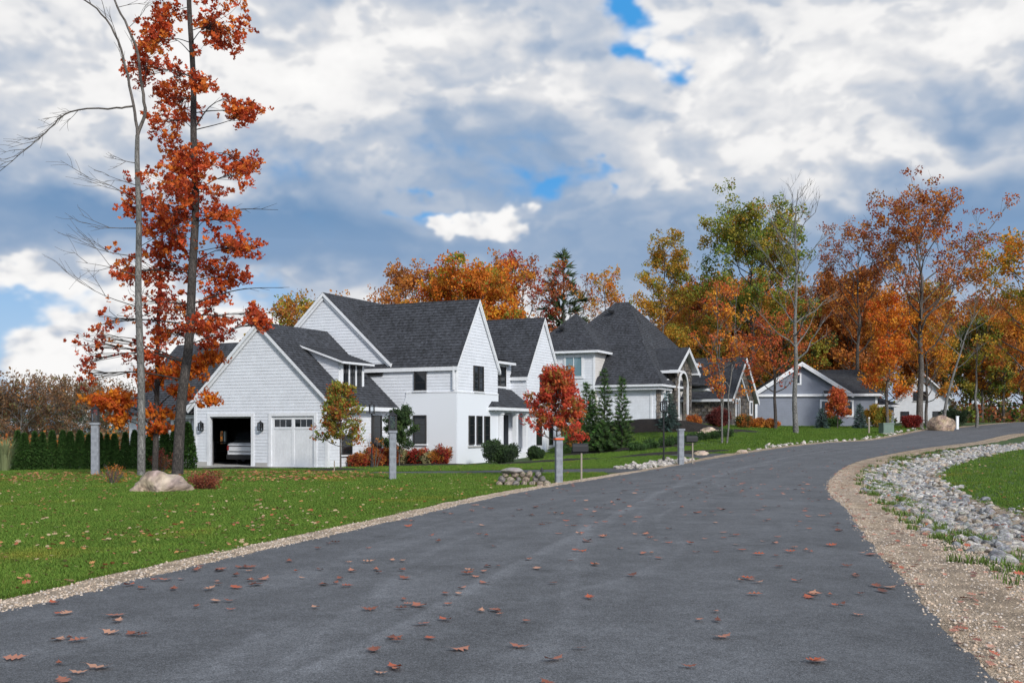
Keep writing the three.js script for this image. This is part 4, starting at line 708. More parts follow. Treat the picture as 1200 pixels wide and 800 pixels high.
// ---- the red oak, its slender maple companion and the pale bare tree on the near lawn
const hero = (name, label) => { const g = thing(name, label, 'tree', 0, 0, 0); return g; };
{
  const D = -38, r = rng(401);
  const oakPath = [[-11.95, -.25], [-11.76, 2.66], [-11.52, 4.79], [-11.37, 7.22], [-11.31, 9.66], [-11.34, 12.09], [-11.4, 14.22], [-11.49, 16.95], [-11.55, 19.38], [-11.61, 21.51]];
  const X0 = -11.95, g = thing('red_oak', 'tall oak with dark trunk and rusty red leaves on near lawn', 'tree', X0, 0, D);
  const P = smooth(oakPath.map(([x, y], i) => V(x - X0, y, (r() - .5) * .25 * (i > 0))), 60), T = new Tubes(), B = new Tubes(), leaves = [];
  T.add(P, P.map((p, i) => (i < 3 ? .215 - i * .012 : mix(.19, .05, i / 60))), 14);
  const oak = [[-10.18, 15.58, .91, .85], [-10.79, 16.5, .61, .46], [-12.31, 16.65, .76, .46], [-13.22, 15.58, .61, .61], [-13.53, 14.67, .55, .46], [-12.62, 14.67, .76, .61], [-12.01, 15.13, .61, .55], [-12.31, 13.61, .76, .61], [-10.94, 13.61, .46, .36], [-9.88, 13.3, .76, .36], [-9.42, 12.7, .36, .24], [-12.46, 12.7, .76, .46], [-12.16, 11.78, .91, .61], [-11.25, 11.18, .76, .46], [-9.88, 11.48, .67, .3], [-9.58, 10.57, .61, .46], [-10.94, 10.42, .91, .61], [-12.46, 10.42, .91, .61], [-12.16, 9.35, 1.06, .61], [-13.68, 9.81, .3, .61], [-10.34, 9.05, .76, .61], [-9.42, 8.14, .55, .3], [-10.03, 8.29, .61, .3], [-12.77, 7.83, .91, .76], [-10.94, 7.53, 1.06, .46], [-10.18, 7.22, .61, .3], [-13.98, 7.53, .91, .61], [-13.68, 6.31, 1.22, .76], [-12.16, 6.31, 1.22, .61], [-10.94, 6.01, .76, .61], [-14.74, 5.7, .76, .46], [-12.62, 5.25, .91, .61], [-11.25, 5.1, .61, .46], [-15.35, 4.79, .61, .36], [-13.22, 4.49, .76, .46], [-10.49, 5.25, .46, .24], [-9.42, 5.86, .46, .3], [-8.97, 5.46, .27, .18], [-9.73, 17.71, .91, .67], [-10.94, 18.47, 1.06, .76], [-12.31, 18.02, .91, .67], [-11.7, 19.69, 1.06, .76], [-10.49, 20.3, .85, .67], [-15.5, 3.58, .61, .46], [-15.2, 4.18, .46, .46], [-14.65, 4.94, .55, .36], [-12.2, 8.6, .8, .6], [-11.6, 9.9, .7, .5], [-12.9, 9.2, .6, .5]];
  oak.forEach(([x, y, rx, ry], k) => {
    const cx = x - X0, spread = Math.abs(cx - .4), z0 = (r() - .5) * 2 * Math.max(.5, 2.0 - spread * .35), z = x < -12.1 ? -Math.abs(z0) - .25 : z0, c = V(cx, y, z), len = Math.hypot(cx - .5, z), py = Math.max(3.4, y - len * mix(.05, .38, r())), a = P.reduce((q, p) => Math.abs(p.y - py) < Math.abs(q.y - py) ? p : q);
    const m = a.clone().lerp(c, .5).add(V((r() - .5) * .3, (r() - .3) * .35 + len * .03, (r() - .5) * .4)), br = Math.max(.012, .007 * len + .007);
    const bc = smooth([a, m, c], 8); B.add(bc, taper(9, br, br * .3), 5);
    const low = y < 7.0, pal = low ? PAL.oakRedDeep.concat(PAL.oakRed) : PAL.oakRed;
    const bunches = Math.round((9 + rx * ry * 26) * (low && x < -13.3 ? .62 : .9));
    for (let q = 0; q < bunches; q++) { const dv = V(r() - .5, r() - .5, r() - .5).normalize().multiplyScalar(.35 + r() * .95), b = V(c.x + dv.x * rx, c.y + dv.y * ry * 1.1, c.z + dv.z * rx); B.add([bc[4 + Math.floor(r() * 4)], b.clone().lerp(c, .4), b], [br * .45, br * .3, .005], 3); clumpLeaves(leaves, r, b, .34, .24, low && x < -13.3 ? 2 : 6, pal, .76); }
  });
  // bare reaching twigs on the right
  for (const [y, tx, ty, z] of [[8.9, 3.4, 9.4, .4], [6.3, 3.9, 6.6, .9], [5.6, 3.3, 5.0, 1.2], [12.2, 1.4, 13.6, -.3]]) { const a = P.reduce((q, p) => Math.abs(p.y - y) < Math.abs(q.y - y) ? p : q), e = V(tx + .3, ty, z), bc = smooth([a, a.clone().lerp(e, .5).add(V(0, .2, .1)), e], 10); B.add(bc, taper(11, .03, .006), 4); for (let k = 0; k < 5; k++) { const s = bc[4 + k], q = s.clone().add(V(.2 + r() * .4, (r() - .4) * .5, (r() - .5) * .5)); B.add([s, q], [.009, .004], 3); } }
  part('trunk', T.geo(), M.barkDark, g); part('branches', B.geo(), M.barkDark, g); instanced('crown', SPRAY.oak, leafMat, leaves, g);
}
{
  const D = -40.3, r = rng(402), X0 = -13.5, k = 40.3 / 38, g = thing('young_maple', 'slender maple with glowing orange low leaves behind the pale trunk', 'tree', X0, 0, D);
  const P = smooth([[-12.74, -.25], [-12.68, 1.75], [-12.65, 3.88], [-12.59, 6.01], [-12.52, 7.83], [-12.46, 9.35]].map(([x, y]) => V(x * k - X0, y, (r() - .5) * .1)), 30), T = new Tubes(), B = new Tubes(), leaves = [];
  T.add(P, taper(31, .12, .03), 10);
  for (const [x, y, rx, ry] of [[-14.44, 2.66, .91, .36], [-13.68, 2.82, .76, .46], [-12.01, 3.88, .61, .46], [-12.77, 2.36, .76, .3], [-11.25, 4.03, .76, .46], [-10.94, 2.82, .36, .3], [-12.62, 1.75, .61, .24], [-13.83, 2.06, .46, .24], [-11.7, 3.12, .55, .3], [-13.07, 3.58, .61, .46], [-10.79, 4.49, .43, .3], [-15.0, 2.8, .5, .25]]) {
    const c = V(x * k - X0, y, (r() - .5) * 1.4), a = P[Math.round(clamp((y - .6) / 9.6) * 30)], bc = smooth([a, a.clone().lerp(c, .55).add(V(0, .12, 0)), c], 8); B.add(bc, taper(9, .028, .008), 4);
    for (let q = 0; q < 8 + rx * ry * 26; q++) { const dv = V(r() - .5, r() - .5, r() - .5).normalize().multiplyScalar(.3 + r() * .75); clumpLeaves(leaves, r, V(c.x + dv.x * rx, c.y + dv.y * ry, c.z + dv.z * rx), .22, .10, 5, PAL.maple, 1.15, true); }
  }
  part('trunk', T.geo(), M.barkDark, g); part('branches', B.geo(), M.barkDark, g); instanced('crown', SPRAY.maple, leafMat, leaves, g);
}
{
  const D = -37.4, r = rng(403), X0 = -13.0, g = thing('bare_tree', 'pale grey forked tree without leaves beside the red oak', 'tree', X0, 0, D);
  const L = (a) => a.map(([x, y]) => V(x - X0 + (r() - .5) * .10, y + (r() - .5) * .06, (r() - .5) * .2)), knot = (p) => p.map((q, i) => i && i < p.length - 1 ? q.clone().add(V((r() - .5) * .05, (r() - .5) * .05, (r() - .5) * .05)) : q), T = new Tubes(), B = new Tubes();
  const trunk = smooth(L([[-13.01, -.25], [-12.98, 3.27], [-13.04, 6.31], [-13.07, 9.05], [-13.13, 11.18], [-13.16, 11.94]]), 40), rf = smooth([trunk[40], ...L([[-12.92, 12.7], [-12.98, 13.61], [-13.22, 15.13], [-13.68, 16.19], [-14.14, 17.1], [-14.59, 18.78]])], 24), lf = smooth([trunk[40], ...L([[-13.28, 13], [-13.53, 14.37], [-13.98, 15.58], [-14.59, 16.4], [-15.35, 16.95], [-16.11, 17.41]])], 24), limb = smooth([lf[4], ...L([[-13.83, 12.88], [-15.2, 12.88], [-15.81, 12.7], [-16.42, 12.09], [-17.02, 11.48], [-18.09, 10.72]])], 24);
  T.add(trunk, taper(41, .14, .07), 12); B.add(knot(rf), taper(25, .064, .024), 8); B.add(knot(lf), taper(25, .054, .018), 8); B.add(knot(limb), taper(25, .04, .01), 6);
  const twig = (s, dir, len, rad, n) => { const e = s.clone().addScaledVector(dir, len), m = s.clone().lerp(e, .5).add(V((r() - .5) * .15 * len, (r() - .5) * .15 * len, (r() - .5) * .2 * len)); const c = smooth([s, m, e], 6); B.add(c, taper(7, rad, .004), 4); if (n > 0) for (let k = 0; k < 3; k++) twig(c[2 + k + Math.floor(r() * 2)], dir.clone().add(V((r() - .5) * 1.3, (r() - .5) * 1.1, (r() - .5) * 1.3)).normalize(), len * (.4 + r() * .3), rad * .55, n - 1); };
  for (let k = 8; k <= 24; k += 1) twig(limb[k], V(-.8, -.2 + r() * .5 - .3, (r() - .5) * 1.2).normalize(), .5 + r() * .7, .012, 1);
  for (let k = 8; k <= 24; k += 3) twig(lf[k], V(-1 + r() * 1.2, .2 + r() * .6, (r() - .5)).normalize(), .6 + r() * .8, .014, 1);
  for (let k = 8; k <= 24; k += 3) twig(rf[k], V(r() * 1.2 - .5, .2 + r() * .6, (r() - .5)).normalize(), .6 + r() * .8, .014, 1);
  for (const [i, len] of [[12, 1.6], [15, 2.4], [18, 2.8], [20, 2.2], [23, 2.0], [26, 2.2], [28, 1.2], [31, 1.0]]) twig(trunk[i], V(-1, .28 + (r() - .5) * .4, (r() - .5) * .9).normalize(), len, .02, 2);
  for (const [i, len] of [[14, 1.8], [21, 2.6], [27, 1.5]]) twig(trunk[i], V(1, .2 + (r() - .5) * .4, (r() - .5) * .9 + .4).normalize(), len, .018, 1);
  part('trunk', T.geo(), M.barkGrey, g); part('branches', B.geo(), M.barkMid, g);
}

// ---- young trees near the houses
tree('young_maple', { cone: 1, h: 3.6, R: .68, base: .27, limbs: 26, leafN: 8, pal: mixPal([[.40, .09, .025], [.46, .14, .03]], PAL.green, [[.34, .10, .02], [.22, .17, .03]]), clumpR: .22, size: .72, spray: SPRAY.maple, r0: .045, up: .15 }, 51, -7.3, 45.4, 'young maple turning from green to red before the garage corner');
tree('young_maple', { cone: 1, h: 3.7, R: .74, base: .32, limbs: 28, leafN: 9, pal: [[.56, .07, .035], [.62, .10, .04], [.46, .045, .025], [.60, .14, .04], [.34, .17, .035]], clumpR: .22, size: .72, spray: SPRAY.maple, r0: .045, up: .15 }, 52, 1.55, 36.2, 'bright red young maple rising behind the granite mailbox post');
tree('ornamental_tree', { cone: 1, h: 2.7, R: .62, base: .25, limbs: 16, leafN: 14, pal: mixPal(PAL.shrubGreen, [[.08, .13, .03]]), clumpR: .22, size: .72, spray: SPRAY.maple, r0: .04 }, 53, -5.5, 52.2, 'small green leafy tree against the white brick wall');
tree('young_maple', { cone: 1, up: .2, h: 3.0, R: .58, base: .25, limbs: 18, leafN: 7, pal: PAL.coral, clumpR: .26, size: .65, r0: .04, spray: SPRAY.far }, 54, 26.9, 88, 'small coral red maple on the lawn of the grey house');
tree('birch', { h: 9.6, R: 1.25, base: .22, limbs: 24, leafN: 5, pal: mixPal(PAL.coral, PAL.orange), clumpR: .36, size: .62, stems: 3, r0: .085, bark: M.barkGrey, up: 1.3, bare: .25 }, 55, 12.3, 62, 'thin multi stemmed birch with sparse orange leaves');
tree('red_maple', { h: 8.4, R: 2.2, base: .3, limbs: 15, leafN: 5, pal: PAL.coral, clumpR: .55, size: .75, r0: .16, bark: M.barkDark, lean: -.06, bare: .15 }, 56, 20.5, 83, 'thin maple with layered coral leaves before the grey house');
tree('bare_ash', { h: 18.2, R: 3.4, base: .30, limbs: 22, bare: 1, r0: .21, bark: M.barkGrey, up: 1.1 }, 57, 20.4, 76.5, 'tall leafless grey tree in front of the grey house');
tree('tall_oak', { h: 18.6, R: 6.4, base: .36, limbs: 24, leafN: 17, pal: mixPal(PAL.rust, PAL.rustRed), clumpR: .8, size: .9, r0: .32, bark: M.barkMid, up: 1.35, bare: .22 }, 58, 35.2, 92, 'tall open oak with rust brown crown above the orange trees');
tree('tall_oak', { h: 17.3, R: 4.2, base: .40, limbs: 18, leafN: 11, pal: mixPal(PAL.rustRed, PAL.rust), clumpR: .7, size: .8, r0: .24, bark: M.barkMid, up: 1.3, bare: .3 }, 59, 32.2, 99, 'sparse rust coloured oak beside the tallest oak');
tree('leaning_birch', { h: 11.5, R: 2.6, base: .45, limbs: 10, bare: 1, r0: .15, bark: M.barkGrey, lean: .32 }, 60, 34.9, 86, 'leaning pale bare trunk beside the big boulder');
tree('bare_ash', { h: 9.5, R: 1.3, base: .55, limbs: 7, bare: 1, r0: .15, bark: M.barkGrey }, 61, 41.4, 95, 'straight pale bare trunk standing at the wood edge');
tree('orange_maple', { h: 11.3, R: 1.8, base: .20, limbs: 20, leafN: 10, pal: mixPal(PAL.orange, PAL.maple), clumpR: .65, size: .8, r0: .16, up: 1.0 }, 62, 31.4, 89, 'orange leaved maple between the grey house and the tall oak');
tree('orange_maple', { h: 9.4, R: 2.6, base: .24, limbs: 18, leafN: 8, pal: mixPal(PAL.orange, PAL.gold), clumpR: .65, size: .8, r0: .16, up: 1.0 }, 63, 36.4, 93.5, 'golden orange maple beside the leaning pale trunk');
tree('edge_maple', { h: 16.4, R: 5.0, base: .24, limbs: 22, leafN: 16, pal: mixPal(PAL.gold, PAL.greenGold, PAL.orange), clumpR: .95, size: 1, r0: .24 }, 64, 45.2, 93, 'big orange and green maple overhanging the end of the road');
tree('green_maple', { h: 18.2, R: 5.8, base: .36, limbs: 28, leafN: 27, pal: mixPal(PAL.green, PAL.green, PAL.greenGold), clumpR: .95, size: .95, r0: .30, bark: M.barkDark, up: 1.1 }, 65, 22.2, 99, 'tall green and gold maple behind the stone entry house');
tree('gold_maple', { h: 17.4, R: 2.9, base: .25, limbs: 22, leafN: 16, pal: mixPal(PAL.greenGold, PAL.gold), clumpR: .7, size: .85, r0: .2, up: 1.2 }, 66, 14.2, 100, 'narrow yellow green tree above the hipped roof');
tree('gold_maple', { h: 13.2, R: 2.5, base: .4, limbs: 14, leafN: 8, pal: mixPal(PAL.gold, PAL.orange), clumpR: .6, size: .8, r0: .16, up: 1.1 }, 67, 8.4, 97, 'yellow orange tree top showing over the hip ridge');
tree('orange_maple', { h: 13.0, R: 3.2, base: .25, limbs: 18, leafN: 11, pal: mixPal(PAL.rust, PAL.gold), clumpR: .8, size: .9, r0: .2 }, 68, 17.8, 107, 'rust orange tree standing farthest behind the hip ridge');
tree('rust_oak', { h: 12.8, R: 3.8, base: .35, limbs: 18, leafN: 13, pal: PAL.rust, clumpR: .8, size: .85, r0: .22, up: 1.1 }, 69, -8.4, 89, 'rust coloured oak top over the farmhouse ridge');
tree('round_maple', { h: 11.2, R: 4.4, base: .28, limbs: 30, leafN: 30, pal: mixPal(PAL.orange, PAL.maple, PAL.orange, PAL.greenGold), clumpR: .85, size: .9, r0: .22, up: .8 }, 70, -3.6, 83, 'dense round orange and green maple behind the farmhouse roof');
tree('rust_oak', { h: 13.4, R: 4.2, base: .40, limbs: 18, leafN: 13, pal: mixPal(PAL.rustRed, PAL.crimson, PAL.rust), clumpR: .7, size: .85, r0: .22, up: 1.2, bare: .2 }, 71, .9, 93, 'open brown red oak top behind the round maple');
tree('orange_maple', { h: 9.6, R: 3.0, base: .25, limbs: 18, leafN: 13, pal: mixPal(PAL.greenGold, PAL.rust), clumpR: .75, size: .85, r0: .18 }, 72, -14.5, 73, 'olive and orange tree peeking between the garage and main gables');
// ---- woods: one prototype of each kind, cloned
{
  const kinds = [
    ['woods_oak', { h: 15, R: 4.4, base: .22, limbs: 24, leafN: 15, pal: PAL.rust, clumpR: 1.05, size: 1.15, r0: .22 }, 'rust brown oak in the woods behind the houses', 'oaks of the woods'],
    ['woods_maple', { h: 14, R: 4.2, base: .18, limbs: 24, leafN: 15, pal: mixPal(PAL.orange, PAL.rust, PAL.rust), clumpR: 1.05, size: 1.1, r0: .2 }, 'orange maple in the woods behind the houses', 'maples of the woods'],
    ['woods_beech', { h: 16, R: 4.0, base: .2, limbs: 24, leafN: 15, pal: mixPal(PAL.gold, PAL.greenGold), clumpR: 1.05, size: 1.15, r0: .2 }, 'yellow green beech in the woods behind the houses', 'beeches of the woods'],
    ['woods_dark_oak', { h: 14, R: 4.0, base: .15, limbs: 24, leafN: 15, pal: mixPal(PAL.rustRed, PAL.rust), clumpR: 1.05, size: 1.15, r0: .22 }, 'dark red brown oak in the woods behind the houses', 'dark oaks of the woods'],
    ['woods_green_maple', { h: 13, R: 3.8, base: .15, limbs: 24, leafN: 15, pal: mixPal(PAL.green, PAL.shrubGreen, PAL.greenGold), clumpR: 1.0, size: 1.1, r0: .2 }, 'dull green maple in the woods behind the houses', 'green maples of the woods'],
  ];
  const r = rng(900), protos = [], spots = [];
  for (let k = 0; k < 46; k++) { const x = mix(19, 78, (k + r() * .8) / 46), d = 118 + r() * 26 + Math.max(0, x - 55) * .3; spots.push([x, d, .82 + r() * .34]); }
  for (let k = 0; k < 16; k++) spots.push([mix(40, 66, k / 16) + r() * 2, 106 + r() * 10 + k * .9, .6 + r() * .35]);
  for (let k = 0; k < 12; k++) spots.push([mix(-2, 30, k / 12) + r() * 2, 112 + r() * 8, .55 + r() * .25]);
  const open = ([x, d]) => !(x / d > .34 && x / d < .44 && d < 136) && !(d < 137 && Math.abs((x - 51.5) * .876 + (d - 135) * .48) < 7.5 && x > 44);
  spots.filter(open).forEach(([x, d, s], i) => {
    const k = i % 5 === 4 ? 4 : [1, 2, 3, 1, 4, 0, 1, 0][i % 8], [name, o, label, group] = kinds[k]; let g;
    if (!protos[k]) g = protos[k] = tree(name, o, 300 + k, x, d, label, group);
    else { g = protos[k].clone(); g.name = numbered(name); scene.add(g); }
    g.position.set(x, ground(x, d) - .1, -d); g.rotation.y = r() * tau; g.scale.set(s * (.9 + r() * .2), s, s * (.9 + r() * .2));
  });
  // scrub and thin trees beyond the hedge on the other side
  const kl = [
    ['scrub_tree', { h: 6.2, R: 2.6, base: .15, limbs: 16, leafN: 4, pal: mixPal(PAL.brown, [[.22, .19, .15], [.17, .15, .12]]), clumpR: .7, size: .7, r0: .09, bark: M.barkGrey, up: 1.0, bare: .55 }, 'half bare grey brown scrub tree beyond the hedge', 'scrub trees beyond the hedge'],
    ['scrub_maple', { h: 5.4, R: 2.6, base: .12, limbs: 18, leafN: 7, pal: mixPal(PAL.brown, PAL.brown, [[.22, .20, .08], [.34, .15, .05]]), clumpR: .75, size: .8, r0: .09, bark: M.barkGrey, bare: .35 }, 'russet brown low tree beyond the hedge', 'russet trees beyond the hedge'],
    ['scrub_pine', { h: 6.0, R: 1.9, base: .1, limbs: 22, leafN: 11, pal: mixPal(PAL.shrubGreen, [[.10, .11, .04], [.14, .15, .05]]), clumpR: .6, size: .75, r0: .1 }, 'olive green bushy tree far beyond the hedge', 'green trees beyond the hedge'],
  ], pl = [];
  for (let i = 0; i < 34; i++) {
    const k = [1, 0, 2, 1, 0][i % 5], x0 = mix(-46, -19, ((i * .618) % 1)), d = (k === 2 ? 104 : 84) + r() * 18, x = x0 * d / 84, [name, o, label, group] = kl[k]; let g;
    if (!pl[k]) g = pl[k] = tree(name, o, 340 + k, x, d, label, group); else { g = pl[k].clone(); g.name = numbered(name); scene.add(g); }
    const s = .6 + r() * .4; g.position.set(x, ground(x, d) - .1, -d); g.rotation.y = r() * tau; g.scale.setScalar(s);
  }
}
// dark brush on the woodland floor
{ const r = rng(77), L = []; for (let k = 0; k < 5200; k++) { const x = mix(2, 80, r()), d = mix(112, 150, r()); if (x / d > .355 && x / d < .415 && d < 137) continue; L.push([x, ground(x, d) + r() * r() * 3.2, -d, 1.3 + r() * 1.4, tint(r, mixPal(PAL.brown, PAL.rustRed, PAL.shrubGreen, PAL.green)), [r() * 3, r() * 6, r() * 3]]); }
  for (let k = 0; k < 2600; k++) { const d = mix(72, 104, r()), x = mix(-52, -18, r()) * d / 90; L.push([x, ground(x, d) + r() * r() * 1.8, -d, .8 + r() * .9, tint(r, mixPal(PAL.brown, PAL.brown, PAL.rust, [[.18, .17, .07]])), [r() * 3, r() * 6, r() * 3]]); }
  const m = instanced('undergrowth', SPRAY.far, leafMat, L, scene); tag(m, 'tangled brown undergrowth on the woodland floor', 'undergrowth', null, 'stuff'); }

// ---- conifers
function coniferGeo(h, R, seed, pal, o = {}) { // whorls of drooping boughs carrying needle fans
  const r = rng(seed), L = [], B = new Tubes(), T = new Tubes(); const { tiers = 14, fan = .32, droop = .1, skirt = .04, per = 9 } = o;
  T.add([V(0, -.2, 0), V(0, h * .5, 0), V(0, h * .97, 0)], [R * .07, R * .045, .008], 6);
  for (let k = 0; k < tiers; k++) { const t = k / (tiers - 1), y = mix(h * skirt, h * .95, t), rr = R * Math.pow(1 - t, .82) * (.85 + r() * .25) + .04, n = Math.max(4, Math.round(per * (1 - t * .55)));
    for (let i = 0; i < n; i++) { const a = i / n * tau + k * 1.1 + r() * .5, l = rr * (.75 + r() * .4), tip = V(Math.cos(a) * l, y - l * droop + r() * .05 * h * .2, Math.sin(a) * l); B.add([V(0, y + l * .1, 0), V(tip.x * .5, y + l * .05, tip.z * .5), tip], [.012, .009, .004], 3);
      const m = Math.max(2, Math.round(l / fan * 2.6)); for (let q = 0; q < m; q++) { const f = mix(.25, 1, (q + r() * .5) / m), s = fan * (.7 + r() * .6); L.push([tip.x * f + (r() - .5) * .1, mix(y + l * .1, tip.y, f), tip.z * f + (r() - .5) * .1, s, tint(r, pal, .22), [(Math.sin(a)) * (1.0 + r() * .4), r() * .8, -(Math.cos(a)) * (1.0 + r() * .4)]]); } } }
  for (let q = 0; q < 6; q++) L.push([0, h * (.88 + q * .02), 0, fan * .7, tint(r, pal), [(r() - .5) * .5, r() * 6, (r() - .5) * .5]]);
  return { T: T.geo(), B: B.geo(), L };
}
function conifer(name, x, d, h, R, seed, pal, label, group, o) { const g = thing(name, label, 'evergreen', x, ground(x, d), -d, 0, group), c = coniferGeo(h, R, seed, pal, o); part('trunk', c.T, M.barkDark, g); part('branches', c.B, M.barkDark, g); instanced('crown', SPRAY.needle, needleMat, c.L, g); return g; }
conifer('blue_spruce', 10.3, 70, 2.5, .75, 81, PAL.blueSpruce, 'small blue spruce beside the arched window', null, { tiers: 13, fan: .26 });
conifer('young_spruce', 25.6, 88, 1.6, .62, 82, PAL.blueSpruce, 'small dark spruce near the single window of the grey house', null, { tiers: 10, fan: .26 });
conifer('young_spruce', 28.7, 88, 2.0, .6, 83, PAL.blueSpruce, 'taller dark spruce at the end of the grey house', null, { tiers: 11, fan: .26 });
for (const [x, d, h, R, l] of [[3.7, 60.5, 2.7, .6, 'shortest bushy evergreen beside the farmhouse'], [4.3, 61.5, 4.0, .62, 'bushy evergreen second from the farmhouse'], [5.3, 61, 4.7, .62, 'tallest bushy evergreen in the middle of the clump'], [4.8, 63.5, 3.4, .6, 'bushy evergreen behind the tallest one'], [6.25, 60.6, 4.1, .62, 'bushy evergreen closest to the hipped roof house'], [5.0, 59.2, 1.7, .8, 'low spreading evergreen at the foot of the clump']]) conifer('evergreen', x, d, h, R, 84 + Math.round(x * 10), mixPal(PAL.conifer, PAL.arbor, [[.07, .10, .03]]), l, 'evergreens between the two houses', { tiers: 18, fan: .27, droop: -.22, per: 9 });
conifer('white_pine', 4.6, 95, 15.6, 3.4, 95, mixPal(PAL.conifer, [[.07, .10, .06]]), 'dark green pine top behind the farmhouse', null, { tiers: 13, fan: .9, droop: -.2, skirt: .3, per: 7 });
tree('bare_ash', { h: 13, R: 2.4, base: .4, limbs: 16, leafN: 3, pal: PAL.rustRed, bare: .6, r0: .12, bark: M.barkGrey, up: 1.2, clumpR: .6, size: .8 }, 96, 6.4, 97, 'thin half bare tree beside the pine top');
// hedge of upright arborvitae: one shrub built, the rest cloned
{
  const r = rng(500), L = []; const h = 1.8, R = .245, rad = (t) => R * (t < .2 ? mix(.85, 1, t / .2) : Math.pow(1 - (t - .2) / .8, .62));
  for (let k = 0; k < 1900; k++) { const t = Math.pow(r(), .85), a = r() * tau, q = rad(t) * (1.06 - Math.pow(r(), 2) * .75) + .01; L.push([Math.cos(a) * q, t * h * .96, Math.sin(a) * q, .085 + r() * .05, tint(r, PAL.arbor, .25), [Math.sin(a) * (.35 + r() * .5), r() * 3, -Math.cos(a) * (.35 + r() * .5)]]); }
  const stem = new THREE.CylinderGeometry(.012, .03, h * .9, 6); stem.translate(0, h * .45, 0);
  const spots = []; for (let k = 0; k < 15; k++) spots.push([mix(-22.9, -17.1, k / 14) + (r() - .5) * .12, 49.3 + (r() - .5) * .15]);
  for (const x of [-16.6, -15.95, -15.5, -14.9]) spots.push([x, 49.0 + (r() - .5) * .2]);
  let first;
  spots.forEach(([x, d], i) => {
    const lab = i < 15 ? 'upright clipped arborvitae shrub in the hedge along the lawn' : 'arborvitae shrub beside the third garage door', grp = i < 15 ? 'arborvitae hedge' : 'arborvitae by the garage'; let g;
    if (!first) { g = first = thing('arborvitae', lab, 'shrub', x, ground(x, d), -d, 0, grp); part('trunk', stem, M.barkMid, g); instanced('foliage', SPRAY.needle, needleMat, L, g); }
    else { g = first.clone(); g.name = numbered('arborvitae'); g.userData = { label: lab, category: 'shrub', group: grp }; scene.add(g); }
    const s = i < 15 ? .92 + r() * .16 : 1.0 + r() * .12; g.position.set(x, ground(x, d) - .05, -d); g.rotation.y = r() * tau; g.scale.set(s * (i < 15 ? 1 : 1.25), s * (i < 15 ? 1 : 1.12), s * (i < 15 ? 1 : 1.25));
  });
}
// ---- shrubs
function shrub(name, x, d, h, R, seed, pal, label, o = {}) {
  const g = thing(name, label, 'shrub', x, ground(x, d), -d, 0, o.group), r = rng(seed), B = new Tubes(), L = [];
  for (let k = 0; k < (o.stems ?? 14); k++) { const a = k * 2.4, q = Math.sqrt(r()) * R, e = V(Math.cos(a) * q, h * (.55 + r() * .5) * (1 - .3 * q / R), Math.sin(a) * q); B.add([V(e.x * .15, -.05, e.z * .15), V(e.x * .6, e.y * .55, e.z * .6), e], [.014, .010, .004], 4);
    if (o.n !== 0) clumpLeaves(L, r, e, R * .38, h * .26, o.n ?? 22, pal, o.size ?? .8); if (o.n !== 0) clumpLeaves(L, r, V(e.x * .7, e.y * .5, e.z * .7), R * .4, h * .25, Math.round((o.n ?? 22) * .5), pal, o.size ?? .8); 
    if (o.n === 0 || o.twiggy) for (let w = 0; w < 6; w++) { const s = V(e.x * .5, e.y * .45, e.z * .5).lerp(e, r()), t = s.clone().add(V((r() - .5) * R * .5, h * .2 * r(), (r() - .5) * R * .5)); B.add([s, t], [.006, .003], 3); } }
  part('stems', B.geo(), o.bark ?? M.barkMid, g); if (L.length) instanced('foliage', o.spray ?? SPRAY.fine, leafMat, L, g); return g;
}
const autumnShrub = mixPal(PAL.crimson, PAL.rust, [[.30, .07, .04], [.12, .10, .03]]), cream = [[.42, .36, .20], [.34, .32, .14], [.46, .38, .24]];
for (const [dx, dz, h, R, p, l, k] of [[-3.4, .7, .95, .5, autumnShrub, 'wine red and green shrub by the garage side wall', 1], [-2.9, 1.8, .9, .5, autumnShrub, 'rust red shrub in the bed beside the garage wall', 2], [-3.1, 2.9, .85, .45, autumnShrub, 'dark red shrub close to the young maple', 3], [-2.7, .75, .7, .45, cream, 'cream flowering shrub under the green tree', 4], [-1.8, .75, .85, .5, mixPal(PAL.crimson, PAL.shrubGreen), 'red leaved shrub under the lower window', 5], [-1.1, .8, .65, .4, cream, 'pale flowering shrub next to the brick corner', 6], [-.5, .7, .85, .45, autumnShrub, 'red shrub at the brick corner', 7], [-3.3, 4.0, .7, .35, autumnShrub, 'small red shrub at the garage corner', 8]]) {
  const c = Math.cos(TURN), s = Math.sin(TURN), x = -2.81 + dx * c + dz * s, d = 53.96 + dx * s - dz * c; shrub('garden_shrub', x, d, h, R, 600 + k, p, l, { size: 1.25, twiggy: k === 1 });
}
shrub('bare_rose', -6.4, 49.6, 1.9, .5, 620, PAL.rust, 'tall thin nearly bare climbing shrub by the garage wall', { n: 2, stems: 9, size: 1 });
shrub('evergreen_shrub', -.65, 53.2, 1.05, .78, 621, mixPal(PAL.conifer, PAL.shrubGreen), 'dark green bushy shrub below the triple windows', { n: 60, size: 1.2, stems: 18 });
shrub('evergreen_shrub', 1.25, 56.8, .62, .38, 622, PAL.shrubGreen, 'small round green shrub before the porch', { n: 60, size: 1.0 });
shrub('twiggy_shrub', -8.15, 28.4, .5, .45, 623, [[.20, .05, .03], [.26, .07, .03]], 'low red brown twiggy shrub beside the boulder', { n: 5, stems: 26, twiggy: true, size: .7, bark: std(lin(.20, .07, .045), .9) });
shrub('twiggy_shrub', -11.8, 31.5, .62, .42, 624, PAL.rust, 'thin dry twiggy bush behind the boulder', { n: 2, stems: 20, twiggy: true, size: .6 });
shrub('barberry', -14.2, 43, .85, .5, 625, [[.26, .06, .04], [.20, .10, .04]], 'thin reddish bush between the hedge and the tree trunks', { n: 6, stems: 14, size: .9 });
